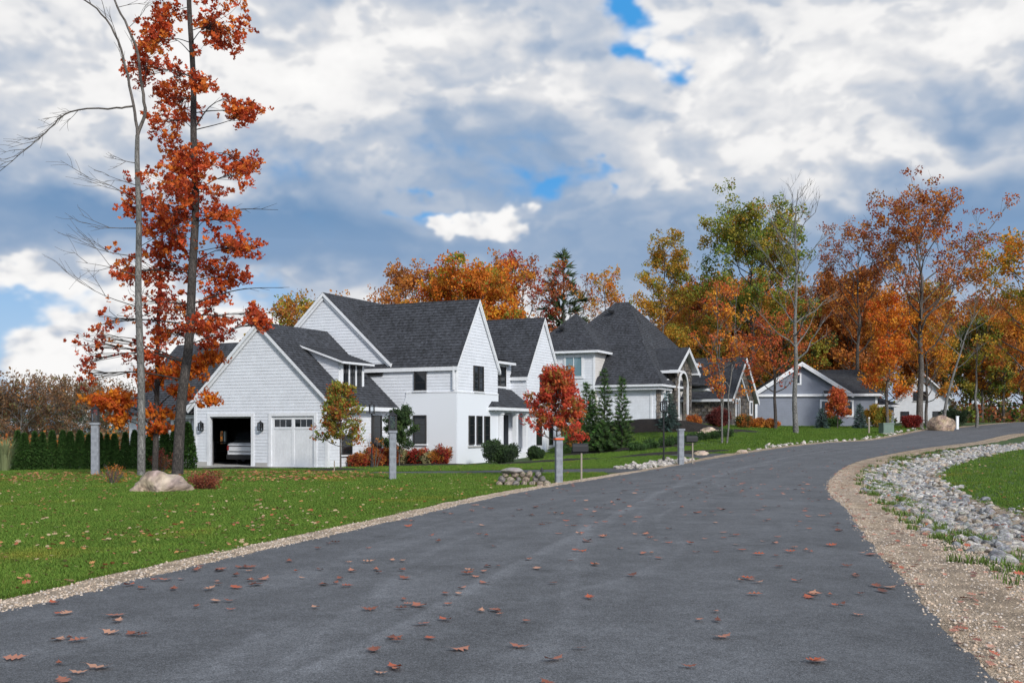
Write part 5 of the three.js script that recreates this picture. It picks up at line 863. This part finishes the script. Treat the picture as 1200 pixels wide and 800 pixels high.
shrub('japanese_maple', 14.9, 77, 1.25, .8, 626, [[.14, .025, .02], [.10, .018, .018], [.20, .04, .025]], 'dark crimson weeping maple before the stone wall', { n: 40, size: 1.6 });
shrub('garden_shrub', 12.9, 75.5, .8, .42, 627, mixPal(PAL.coral, PAL.rust), 'orange brown shrub beside the tall arch', { n: 30, size: 1.5 });
shrub('garden_shrub', 17.4, 80, .9, .55, 628, mixPal(PAL.shrubGreen, PAL.rust), 'green and rust shrub under the wing window', { n: 34, size: 1.5 });
shrub('garden_shrub', 19.0, 82.5, .6, .5, 629, mixPal(PAL.orange, PAL.rust), 'orange shrub at the end of the stone wing', { n: 34, size: 1.5 });
shrub('garden_shrub', 20.2, 83.5, .55, .45, 630, PAL.rust, 'rust shrub by the corner of the stone wing', { n: 34, size: 1.5 });
shrub('garden_shrub', 22.3, 91.5, .5, .5, 631, PAL.orange, 'low orange shrub along the grey house wall', { n: 34, size: 1.6 });
shrub('garden_shrub', 27.6, 92, .8, .7, 632, PAL.arbor, 'green shrub below the grey house window', { n: 34, size: 1.6 });
shrub('garden_shrub', 33.4, 89, 1.0, .7, 633, [[.30, .03, .02], [.22, .025, .02]], 'bright red shrub under the tall oak', { n: 40, size: 1.7 });
shrub('garden_shrub', 30.8, 90, 1.7, 1.0, 634, mixPal(PAL.gold, PAL.green), 'yellow green shrub behind the utility box', { n: 44, size: 1.7 });
shrub('garden_shrub', 41.5, 100, 1.5, 1.1, 635, PAL.conifer, 'dark green shrub near the straight pale trunk', { n: 44, size: 1.7 });
for (let k = 0; k < 8; k++) { const t = k / 7; shrub('low_shrub', mix(6.9, 13.2, t), mix(58.5, 66, t) + Math.sin(k * 3) * .3, .42, .5, 640 + k, mixPal(PAL.shrubGreen, PAL.arbor), 'low green perennial in the border below the hipped roof house', { n: 16, size: 1.2, stems: 8, group: 'border perennials' }); }
// ornamental grass at the end of the hedge
{ const x = -22.5, d = 47.2, g = thing('ornamental_grass', 'feathery grey green grass clump at the end of the hedge', 'grass clump', x, ground(x, d), -d), r = rng(640), s = []; for (let k = 0; k < 420; k++) { const a = r() * tau, l = .9 + r() * .7, o = r() * .22, b = .2 + r() * .5, q = V(Math.cos(a), 0, Math.sin(a)), w = V(-q.z, 0, q.x).multiplyScalar(.009), p0 = q.clone().multiplyScalar(o), p1 = p0.clone().addScaledVector(q, b * .4).add(V(0, l * .7, 0)), p2 = p0.clone().addScaledVector(q, b).add(V(0, l, 0)); for (const v of [p0.clone().sub(w), p0.clone().add(w), p1.clone().add(w), p0.clone().sub(w), p1.clone().add(w), p1.clone().sub(w), p1.clone().sub(w), p1.clone().add(w), p2]) s.push(v.x, v.y, v.z); } const geo = new THREE.BufferGeometry(); geo.setAttribute('position', new THREE.Float32BufferAttribute(s, 3)); geo.computeVertexNormals(); part('blades', geo, std(lin(.17, .20, .09), .9, { side: THREE.DoubleSide }), g); }

// ---------------------------------------------------------------- posts, mailboxes, lamps
function postGeo(w, h, seed) { // split granite: slightly uneven square shaft with chipped edges
  const g = new THREE.BoxGeometry(w, h, w, 4, 18, 4), p = g.attributes.position;
  for (let i = 0; i < p.count; i++) { const x = p.getX(i), y = p.getY(i), z = p.getZ(i), n = fbm(x * 5 + seed, y * 4, z * 5, 3) * .018, e = Math.abs(x) > w * .49 && Math.abs(z) > w * .49 ? .93 : 1; p.setXYZ(i, x * e * (1 + n * 2), y + (y > h * .49 ? n : 0), z * e * (1 + n * 2)); }
  const uv = g.attributes.uv; for (let i = 0; i < uv.count; i++) uv.setXY(i, uv.getX(i) * w * 2, uv.getY(i) * h * 2);
  g.translate(0, h / 2 - .15, 0); g.computeVertexNormals(); return g;
}
function granitePost(x, d, w, h, label, lantern, seed, turn = .2) {
  const g = thing('granite_post', label, 'post', x, ground(x, d), -d, turn);
  part('shaft', postGeo(w, h + .15, seed), M.granite, g); part('cap', boxGeo(-w * .62, w * .62, h - .01, h + .07, -w * .62, w * .62), M.granite, g);
  if (lantern) { const l = new THREE.Group(); l.name = 'lantern'; l.position.set(0, h + .075, 0); g.add(l); const L = lanternGeo(.26, .66); part('lantern_cage', L.cage, M.black, l); part('lantern_glass', L.glass, lampGlass, l); }
  return g;
}
granitePost(-3.92, 35, .23, 1.55, 'grey granite lamp post on the lawn before the shrubs', true, 1);
granitePost(-15.25, 39, .28, 1.86, 'thicker grey granite lamp post before the hedge', true, 2);
{ const g = granitePost(1.45, 33, .22, 1.36, 'granite post with orange top beside the stone headwall', false, 3); part('orange_band', boxGeo(-.14, .14, 1.34, 1.39, -.14, .14), std(lin(.75, .10, .01), .7), g); }
granitePost(7.13, 45, .23, 1.46, 'granite post by the driveway of the hipped roof house', false, 4);
function mailbox(x, d, y, turn, label) {
  const g = thing('mailbox', label, 'mailbox', x, ground(x, d), -d, turn), s = new THREE.Shape(); s.moveTo(-.1, 0); s.lineTo(-.1, .14); s.absarc(0, .14, .1, Math.PI, 0, true); s.lineTo(.1, 0); s.closePath();
  const b = new THREE.ExtrudeGeometry(s, { depth: .46, bevelEnabled: true, bevelSize: .008, bevelThickness: .008, bevelSegments: 1, curveSegments: 10 }); b.rotateY(Math.PI / 2); b.translate(-.23, y, 0);
  part('box', b, M.black, g); part('door', boxGeo(.238, .252, y, y + .2, -.1, .1), M.black, g); part('flag', boxGeo(0, .2, y + .05, y + .09, -.12, -.112), std(lin(.4, .02, .02), .5), g);
  part('bracket', boxGeo(-.28, .2, y - .05, y - .01, -.03, .03), M.black, g); part('stake', boxGeo(.02, .07, -.2, y - .05, -.025, .025), M.wood, g); return g;
}
mailbox(2.12, 33.2, .98, .05, 'black mailbox on a thin stake beside the orange topped post');
mailbox(7.6, 45.1, .98, .05, 'black mailbox beside the driveway post of the hipped roof house');
function lampPost(x, d, h, label) { const g = thing('lamp_post', label, 'lamp post', x, ground(x, d), -d, .3); const c = new THREE.CylinderGeometry(.03, .04, h, 10); c.translate(0, h / 2, 0); part('pole', c, M.black, g); const b = new THREE.CylinderGeometry(.06, .08, .3, 10); b.translate(0, .1, 0); part('base', b, M.black, g); const l = new THREE.Group(); l.name = 'lantern'; l.position.set(0, h, 0); g.add(l); const L = lanternGeo(.24, .55); part('lantern_cage', L.cage, M.black, l); part('lantern_glass', L.glass, lampGlass, l); }
lampPost(6.69, 47, 2.25, 'slim black lamp post before the evergreens');
lampPost(-6.5, 49.4, 2.55, 'slim black lamp post beside the garage side wall');
{ const x = .98, d = 35, g = thing('path_light', 'short black path light beside the red maple', 'path light', x, ground(x, d), -d); part('stake', boxGeo(-.012, .012, 0, .3, -.012, .012), M.black, g); const c = new THREE.CylinderGeometry(.02, .07, .12, 10); c.translate(0, .34, 0); part('head', c, M.black, g); }
{ const x = -7.2, d = 43.2, g = thing('survey_stake', 'thin wooden stake in the lawn under the young maple', 'stake', x, ground(x, d), -d); part('shaft', boxGeo(-.02, .02, -.1, .42, -.02, .02), M.wood, g); part('tip', new Soup().prism([[-.02, .42, -.02], [.02, .42, -.02], [0, .47, -.02]], [0, 0, .04]).geo(), M.wood, g); }
{ const x = 28.1, d = 80, g = thing('utility_box', 'green metal utility box on a pad by the road', 'utility box', x, ground(x, d), -d, .15), gm = std(lin(.14, .20, .16), .6, { map: grainFine }); part('pad', boxGeo(-.55, .55, -.2, .06, -.5, .5), M.concrete, g); part('cabinet', boxGeo(-.42, .42, .06, .72, -.38, .38), gm, g); part('lid', boxGeo(-.45, .45, .72, .82, -.41, .41), gm, g); part('door', boxGeo(-.38, .38, .12, .68, .382, .395), gm, g); }
{ const x = 26.8, d = 80, g = thing('marker_post', 'pale wooden marker post beside the utility box', 'post', x, ground(x, d), -d); part('shaft', boxGeo(-.05, .05, -.2, 1.15, -.05, .05), M.wood, g); part('tip', boxGeo(-.055, .055, 1.15, 1.22, -.055, .055), M.trim, g); }
{ const x = 37.6, d = 90, g = thing('marker_post', 'white post at the wood edge beyond the big boulder', 'post', x, ground(x, d), -d); part('shaft', boxGeo(-.1, .1, -.2, 1.1, -.1, .1), M.trim, g); part('cap', boxGeo(-.12, .12, 1.1, 1.16, -.12, .12), M.trim, g); }

// ---------------------------------------------------------------- rocks
function rockGeo(seed, sx, sy, sz, detail = 3, rough = .32, facet = 0) {
  let g = new THREE.IcosahedronGeometry(1, detail); g.deleteAttribute('uv'); g.deleteAttribute('normal'); g = mergeVertices(g, 1e-4); const p = g.attributes.position;
  for (let i = 0; i < p.count; i++) { const v = V(p.getX(i), p.getY(i), p.getZ(i)); let k = 1 + fbm(v.x * 1.1 + seed * 7.1, v.y * 1.1, v.z * 1.1, 2) * rough * 1.6 + fbm(v.x * 3.5, v.y * 3.5 + seed, v.z * 3.5, 3) * rough * .4; if (facet) k = mix(k, Math.round(k * facet) / facet, .6); p.setXYZ(i, v.x * k * sx, v.y * k * sy, v.z * k * sz); }
  const uv = []; for (let i = 0; i < p.count; i++) uv.push(p.getX(i) * .7 + p.getZ(i) * .4, p.getY(i) * .7 + p.getZ(i) * .3); g.setAttribute('uv', new THREE.Float32BufferAttribute(uv, 2));
  g.computeVertexNormals(); return g;
}
const boulderMat = std(lin(.58, .47, .37), .9, { map: grainRock, bumpMap: bumpRock, bumpScale: .04 });
{ const b = solo('boulder', rockGeo(3, .72, .46, .55, 5, .36), boulderMat, 'pale tan boulder on the lawn under the red oak', 'boulder'); b.position.set(-9.1, .10, -27.6); b.rotation.y = .4; }
{ const b = solo('boulder', rockGeo(8, 1.05, .85, .8, 5, .22), std(lin(.48, .36, .27), .9, { map: grainRock, bumpMap: bumpRock, bumpScale: .04 }), 'large brown boulder by the leaning pale trunk', 'boulder'); b.position.set(34.4, ground(34.4, 85.2) + .35, -85.2); }
// headwall of stacked fieldstones by the culvert
{
  const g = thing('stone_headwall', 'low wall of round fieldstones beside the granite post', 'stone wall', .35, 0, -31.2, .1), r = rng(700), tones = [lin(.40, .34, .28), lin(.46, .38, .31), lin(.34, .32, .31), lin(.50, .43, .35), lin(.28, .26, .25)].map((c) => std(c, .9, { map: grainRock, bumpMap: bumpRock, bumpScale: .02 })), geos = [1, 2, 3, 4].map((k) => rockGeo(20 + k, 1, .78, .85, 2, .26));
  for (let row = 0; row < 3; row++) for (let k = 0; k < 7 - row; k++) { const s = part('stone', geos[Math.floor(r() * 4)], tones[Math.floor(r() * 5)], g), q = .10 + r() * .035; s.scale.setScalar(q); s.position.set(-.72 + k * .235 + row * .1 + (r() - .5) * .05, .06 + row * .145 - .02, (r() - .5) * .12 - row * .05); s.rotation.set(r() * 6, r() * 6, r() * 6); }
  const flat = part('stone', rockGeo(33, .34, .09, .22, 3, .2), tones[2], g); flat.position.set(-.35, .44, -.1);
}
const WEEDS = [];
// stone-filled ditch along the road: the largest stones one by one, the rest as a mass
{
  const bedG = (() => { const rows = SWALE.map((p, i) => { const a = SWALE[Math.max(0, i - 1)], b = SWALE[Math.min(200, i + 1)], t = b.clone().sub(a).normalize(), n = V(t.z, 0, -t.x), w = bedWidth(p.z) * .9; return [p.clone().addScaledVector(n, -w), p.clone().addScaledVector(n, w)]; }); return strip(rows, 6, () => .018, (a, run, x, d) => { const k = .8 + fbm(x, 3, d, 3) * .4; return [k, k, k]; }); })();
  const ditch = solo('stone_ditch', bedG, M.gravel, 'shallow ditch lined with pale broken stones along the road', 'stone ditch', null, 'structure');
  const r = rng(710), tones = [lin(.52, .52, .53), lin(.62, .59, .55), lin(.42, .43, .45), lin(.54, .46, .38), lin(.66, .64, .62), lin(.34, .35, .37)].map((c) => std(c, .9, { map: grainRock, bumpMap: bumpRock, bumpScale: .02 })), geos = [1, 2, 3, 4, 5].map((k) => rockGeo(40 + k, 1, .52, .82, 1, .36).toNonIndexed()); geos.forEach((g) => g.computeVertexNormals());
  const all = [];
  const place = (p, i, off, s) => { const a = SWALE[Math.max(0, i - 1)], b = SWALE[Math.min(200, i + 1)], t = b.clone().sub(a).normalize(), x = p.x + t.z * off, d = p.z - t.x * off; const side = roadSide(x, d); if (side.r < .5 || d < 5) return; all.push([x, ground(x, d) + s * .28, -d, s]); };
  for (let k = 0; k < 15000; k++) { const i = Math.floor(Math.pow(r(), 1.15) * 172) + 18, p = SWALE[Math.min(200, i)].clone().lerp(SWALE[Math.min(200, i + 1)], r()), w = bedWidth(p.z), off = (r() + r() - 1) * w * 1.08 + fbm(p.x, 1, p.z, 2) * .5, s = (.026 + Math.pow(r(), 3.0) * .115) * (p.z > 40 ? 1.2 : 1); place(p, i, off, s); }
  const pts = all.map((a) => [a, a[3] / Math.hypot(a[0], a[2]) * (Math.abs(a[0] / -a[2]) < .5 ? 1 : .05)]).sort((a, b) => b[1] - a[1]);
  pts.slice(0, 300).forEach(([[x, y, z, s]]) => { const m = part('stone', geos[Math.floor(r() * 5)], tones[Math.floor(r() * 6)], ditch); m.position.set(x, y, z); m.scale.setScalar(s); m.rotation.set((r() - .5) * 1.2, r() * 6, (r() - .5) * 1.2); });
  const rest = pts.slice(300).map(([[x, y, z, s]]) => { const c = tones[Math.floor(r() * 6)].color, k = .85 + r() * .3; return [x, y, z, s, c.clone().multiplyScalar(k), [(r() - .5) * 1.2, r() * 6, (r() - .5) * 1.2]]; });
  const W = []; for (let k = 0; k < 5200; k++) { const i = 20 + Math.floor(r() * 90), p = SWALE[i], off = -(.2 + r() * 1.25) * bedWidth(p.z), a = SWALE[i - 1], b = SWALE[i + 1], t = b.clone().sub(a).normalize(), x = p.x + t.z * off + (r() - .5) * .3, d = p.z - t.x * off + (r() - .5) * .3; if (d < 8 || roadSide(x, d).r < .75 || fbm(x * .9, 4, d * .9, 3) < .06) continue; W.push([x, ground(x, d) + .015, -d, .06 + r() * .08, lin(.11, .17, .035).multiplyScalar(.7 + r() * .7), [0, r() * 6, 0]]); }
  WEEDS.push(...W);
  const m = instanced('small_stones', geos[1], std(lin(1, 1, 1), .9, { map: grainRock }), rest, ditch); m.userData.kind = 'stuff';
  // pale stones set along the far side of the road
  const LI = (d) => ptsL.findIndex((p) => p.z > d);
  const L = []; for (let k = 0; k < 420; k++) { const t = r(), near = r() < .55, i = near ? Math.round(mix(LI(41.5), LI(47), t)) : Math.round(mix(LI(55), LI(96), t)), p = ptsL[Math.min(NR, i)], q = ptsL[Math.min(NR, i + 2)], dx = q.x - p.x, dd = q.z - p.z, l = Math.hypot(dx, dd), off = -(.4 + r() * (near ? 1.3 : .8)), x = p.x + dd / l * off, d = p.z - dx / l * off, s = .06 + r() * r() * .16; L.push([x, ground(x, d) + s * .3, -d, s, lin(.62, .58, .53).multiplyScalar(.7 + r() * .5), [r() * 1, r() * 6, r()]]); }
  const far = instanced('verge_stones', geos[2], std(lin(1, 1, 1), .9, { map: grainRock }), L, scene); tag(far, 'loose pale stones strewn along the upper verge of the road', 'stones', null, 'stuff');
}
for (const [x, d, s, l, k] of [[13.2, 68.5, .42, 'tan landscape rock in the lawn below the crimson maple', 51], [11.9, 67.2, .36, 'small tan landscape rock near the blue spruce', 52], [12.9, 70, .5, 'flat pale rock at the bank edge under the arch', 53], [9.3, 52.4, .34, 'pale rock beside the mulch strip by the driveway mouth', 54], [11.6, 53.6, .28, 'small pale rock by the verge stones', 55]]) { const b = solo('landscape_rock', rockGeo(k, s, s * .5, s * .7, 3, .3), boulderMat, l, 'rock'); b.position.set(x, ground(x, d) + s * .2, -d); }
const rowAt = (d) => { let k = 0; while (k < ragged.length - 1 && ragged[k][0].z < d) k++; return k; }, rowAtR = (d) => { let k = 0; while (k < ragged.length - 1 && ragged[k][1].z < d) k++; return k; };
const K0 = rowAtR(4.6), K1 = rowAtR(42), K0L = rowAt(7.5);
// pebbles loose on the gravel
{ const r = rng(720), L = [], g = rockGeo(60, 1, .6, .85, 0, .2); const cols = [lin(.50, .38, .28), lin(.54, .43, .33), lin(.40, .31, .23), lin(.56, .47, .39), lin(.42, .37, .33)];
  for (let k = 0; k < 60000; k++) { const right = r() < .72, row = ragged[Math.floor(mix(right ? K0 : K0L, K1, Math.pow(r(), 1.7)))]; if (!row) continue; const [a, b] = row, u = b.clone().sub(a).normalize(), e = right ? b : a, off = right ? -.06 + Math.pow(r(), .8) * 1.5 : .05 - r() * .5, x = e.x + u.x * off + (r() - .5) * .12, d = e.z + u.z * off + (r() - .5) * .2; if (d < 4.5 || d > 40) continue; const s = .004 + Math.pow(r(), 5) * .016; L.push([x, ground(x, d) + .026 + s * .1, -d, s, cols[Math.floor(r() * 5)], [r(), r() * 6, r()]]); }
  tag(instanced('gravel_pebbles', g, std(lin(1, 1, 1), .95), L, scene), 'loose tan pebbles on the gravel verges', 'gravel', null, 'stuff'); }

// ---------------------------------------------------------------- grass
const onLawn = (x, d) => { for (const [cx, cd, rx, rd, t] of BEDS) { const ax = x - cx, ad = d - cd, c = Math.cos(t), q = Math.sin(t), lx = (ax * c + ad * q) / rx, ld = (-ax * q + ad * c) / rd; if (lx * lx + ld * ld < .92) return false; } if (x > -5.5 && x < 6 && Math.abs(d - 41.4) < 1.7) return false; if (x > 7.4 && x < 12 && d > 47 && d < 54 && Math.abs(x - mix(10.5, 9.2, (d - 47.6) / 5.9)) < 1.6) return false; const s = roadSide(x, d); if (s.l > -.52 - fbm(x * .9, 5, d * .9, 2) * .2 && s.r < .9) return false; if (s.r > 0) { const w = nearPath(SWALE, x, d); if (Math.abs(w.off) < bedWidth(d) * .8 && w.dist < 4) return false; if (w.off < 0) return false; } return true; };
{
  const blade = []; const r = rng(800);
  for (let k = 0; k < 9; k++) { const a = r() * tau, l = .6 + r() * .6, b = .2 + r() * .5, c = Math.cos(a), s = Math.sin(a), w = .055, ox = (r() - .5) * .8, oz = (r() - .5) * .8; const P = (x, y, z) => [x + ox, y, z + oz]; const A = P(-s * w, 0, c * w), B = P(s * w, 0, -c * w), C = P(c * b * .35 + s * w * .7, l * .6, s * b * .35 - c * w * .7), D = P(c * b * .35 - s * w * .7, l * .6, s * b * .35 + c * w * .7), E = P(c * b, l, s * b); blade.push(...A, ...B, ...C, ...A, ...C, ...D, ...D, ...C, ...E); }
  const g = new THREE.BufferGeometry(); g.setAttribute('position', new THREE.Float32BufferAttribute(blade, 3)); g.computeVertexNormals();
  const L = [], greens = [[.098, .182, .025], [.122, .208, .030], [.080, .156, .021], [.145, .215, .034], [.20, .20, .05]];
  let tries = 0; while (L.length < 230000 && tries++ < 620000) {
    const d = 7.5 * Math.pow(52 / 7.5, Math.pow(r(), .82)), x = r() < .86 ? mix(-.54 * d - 1, Math.min(4, .05 * d + 1.5), r()) : mix(.25 * d, .62 * d, r());
    if (!onLawn(x, d)) continue; const n = fbm(x * .22, 7, d * .22, 4), m = fbm(x * .9, 2, d * .9, 3), dry = sst(.12, .5, n + m * .3), k = .82 + r() * .4 + m * .35, c = greens[Math.floor(r() * (r() < .12 ? 5 : 4))];
    const s = (.038 + r() * .026) * (1 + Math.max(0, d - 16) * .013); L.push([x, ground(x, d) + fbm(x * .13, 3, d * .13, 2) * .04 - .005, -d, [s * 1.4, s, s * 1.4], lin(c[0] * k * mix(1, 1.5, dry), c[1] * k, c[2] * k), [(r() - .5) * .3, r() * tau, (r() - .5) * .3]]);
  }
  tries = 0; let far = 0; while (far < 60000 && tries++ < 160000) { const d = mix(40, 98, Math.pow(r(), 1.3)), x = mix(.02 * d, .42 * d, r()); if (roadSide(x, d).l > -.5 || !onLawn(x, d)) continue; far++; const m = fbm(x * .6, 2, d * .6, 3), k = .85 + r() * .35 + m * .3, c = greens[Math.floor(r() * 4)], s = (.05 + r() * .03) * (1 + (d - 40) * .010); L.push([x, ground(x, d) - .01, -d, [s * 1.8, s, s * 1.8], lin(c[0] * k, c[1] * k, c[2] * k), [(r() - .5) * .3, r() * tau, (r() - .5) * .3]]); }
  L.push(...WEEDS.map((w) => [w[0], w[1], w[2], [w[3] * 1.2, w[3], w[3] * 1.2], w[4], w[5]]));
  tag(instanced('grass_blades', g, needleMat, L, scene), 'short green grass blades of the lawn', 'grass', null, 'stuff');
}

// ---------------------------------------------------------------- fallen leaves
function oakLeafGeo(seed) { // lobed outline folded along the rib, tips curling up
  const r = rng(seed), pos = [], N = 9, half = [.02, .09, .30, .11, .40, .13, .34, .10, .02], curl = .04 + r() * .26, cup = (r() - .3) * .22, tw = (r() - .5) * .5;
  const at = (s, i) => { const t = i / (N - 1), w = half[i] * s, y = curl * (t - .5) * (t - .5) * 3.2 + Math.abs(w) * Math.abs(w) * cup * 7 + tw * w * (t - .4); return [w, y, t - .5]; }, rib = (i) => { const t = i / (N - 1); return [0, curl * (t - .5) ** 2 * 3.2, t - .5]; };
  for (const s of [-1, 1]) for (let i = 0; i + 1 < N; i++) pos.push(...rib(i), ...at(s, i), ...at(s, i + 1), ...rib(i), ...at(s, i + 1), ...rib(i + 1));
  pos.push(-.012, rib(0)[1], -.5, .012, rib(0)[1], -.5, 0, rib(0)[1] + .05, -.75);
  const g = new THREE.BufferGeometry(); g.setAttribute('position', new THREE.Float32BufferAttribute(pos, 3)); g.computeVertexNormals(); return g;
}
{
  const r = rng(830), geos = [1, 2, 3, 4, 5, 6].map((k) => oakLeafGeo(k * 13)), mats = [lin(.34, .13, .085), lin(.42, .18, .12), lin(.24, .085, .055), lin(.46, .24, .16), lin(.15, .06, .045), lin(.40, .10, .05)].map((c) => new THREE.MeshPhysicalMaterial({ color: c, roughness: .85, transmission: .15, thickness: 0, side: THREE.DoubleSide, specularIntensity: .4 }));
  const crown = (x, d) => { const { l, r: q } = roadSide(x, d), w = l - q; return w > 0 ? .042 + .045 * (1 - (2 * l / w - 1) ** 2) : .03; };
  let n = 0, tries = 0; const spots = [];
  while (n < 300 && tries++ < 6000) {
    const d = 6.2 * Math.pow(34 / 6.2, Math.pow(r(), .8)), x = mix(-.5 * d, .5 * d, r()), s = roadSide(x, d); if (!(s.l > .15 && s.r < -.05)) continue;
    const dens = .22 + .78 * sst(-.05, .38, fbm(x * .45, 4, d * .3, 3)); if (r() > dens || (d < 9 && r() < .45)) continue; n++; spots.push([x, d]);
    if (r() < .22) { spots.push([x + (r() - .5) * .3, d + (r() - .5) * .3]); n++; }
  }
  spots.slice(0, 300).forEach(([x, d]) => { const m = new THREE.Mesh(geos[Math.floor(r() * 6)], mats[Math.floor(r() * 6)]); m.name = numbered('fallen_leaf'); m.castShadow = m.receiveShadow = true; scene.add(m); tag(m, 'curled red brown oak leaf lying on the asphalt', 'leaf', 'fallen leaves on the road'); const s = .085 + Math.pow(r(), 1.3) * .085; m.scale.set(s * (.75 + r() * .35), s, s); m.position.set(x, ground(x, d) + crown(x, d) + .004, -d); m.rotation.set((r() - .5) * .22, r() * tau, (r() - .5) * .22); });
  const L = []; for (let k = 0; k < 700; k++) { const d = mix(20, 60, r()), x = mix(-.2 * d, .5 * d, r()), s = roadSide(x, d); if (s.l > .1 && s.r < -.05) L.push([x, ground(x, d) + crown(x, d) + .006, -d, .09 + r() * .06, mats[Math.floor(r() * 6)].color, [(r() - .5) * .3, r() * 6, (r() - .5) * .3]]); }
  for (let k = 0; k < 330; k++) { const i = Math.floor(mix(K0, K1, Math.pow(r(), 1.1))), row = ragged[i]; if (!row) continue; const [a, b] = row, u = b.clone().sub(a).normalize(), off = r() * r() * 1.7, x = b.x + u.x * off, d = b.z + u.z * off + (r() - .5) * .2; if (d < 5) continue; L.push([x, ground(x, d) +   .045, -d, .05 + r() * .06, mats[Math.floor(r() * 6)].color, [(r() - .5) * .6, r() * 6, (r() - .5) * .6]]); }
  for (let k = 0; k < 700; k++) { const i = 20 + Math.floor(r() * 100), p = SWALE[i], a = SWALE[i - 1], b = SWALE[i + 1], t = b.clone().sub(a).normalize(), off = (r() * 2 - 1.25) * bedWidth(p.z), x = p.x + t.z * off + (r() - .5) * .4, d = p.z - t.x * off; if (d < 6 || roadSide(x, d).r < .4) continue; L.push([x, ground(x, d) + .05 + r() * .04, -d, .06 + r() * .06, mats[Math.floor(r() * 6)].color, [(r() - .5) * .9, r() * 6, (r() - .5) * .9]]); }
  const tan = [lin(.45, .30, .18), lin(.52, .36, .22), lin(.36, .16, .08), lin(.30, .10, .05), lin(.50, .22, .08), lin(.38, .09, .04)];
  for (let k = 0; k < 9000; k++) { const d = 9 * Math.pow(60 / 9, Math.pow(r(), .7)), x = r() < .8 ? mix(-.52 * d, .06 * d, r()) : mix(.25 * d, .55 * d, r()); if (!onLawn(x, d)) continue; const dens = .25 + .75 * sst(-.1, .4, fbm(x * .3, 1, d * .3, 3)) ; if (r() > dens) continue; L.push([x, ground(x, d) + .045 + fbm(x * .13, 3, d * .13, 2) * .04, -d, .045 + r() * .055, tan[Math.floor(r() * 6)], [(r() - .5) * 1.0, r() * 6, (r() - .5) * 1.0]]); }
  for (let k = 0; k < 1500; k++) { const a = r() * tau, q = Math.sqrt(r()) * 6, x = -12 + Math.cos(a) * q * 1.3, d = 38 + Math.sin(a) * q; L.push([x, ground(x, d) + .05, -d, .09 + r() * .06, tan[2 + Math.floor(r() * 4)], [(r() - .5), r() * 6, (r() - .5)]]); }
  tag(instanced('leaf_litter', geos[2], new THREE.MeshPhysicalMaterial({ color: 0xffffff, roughness: .85, transmission: .15, thickness: 0, side: THREE.DoubleSide }), L, scene), 'dry leaves strewn over the lawn and gravel verges', 'leaf litter', null, 'stuff');
}
renderer.render(scene, camera);
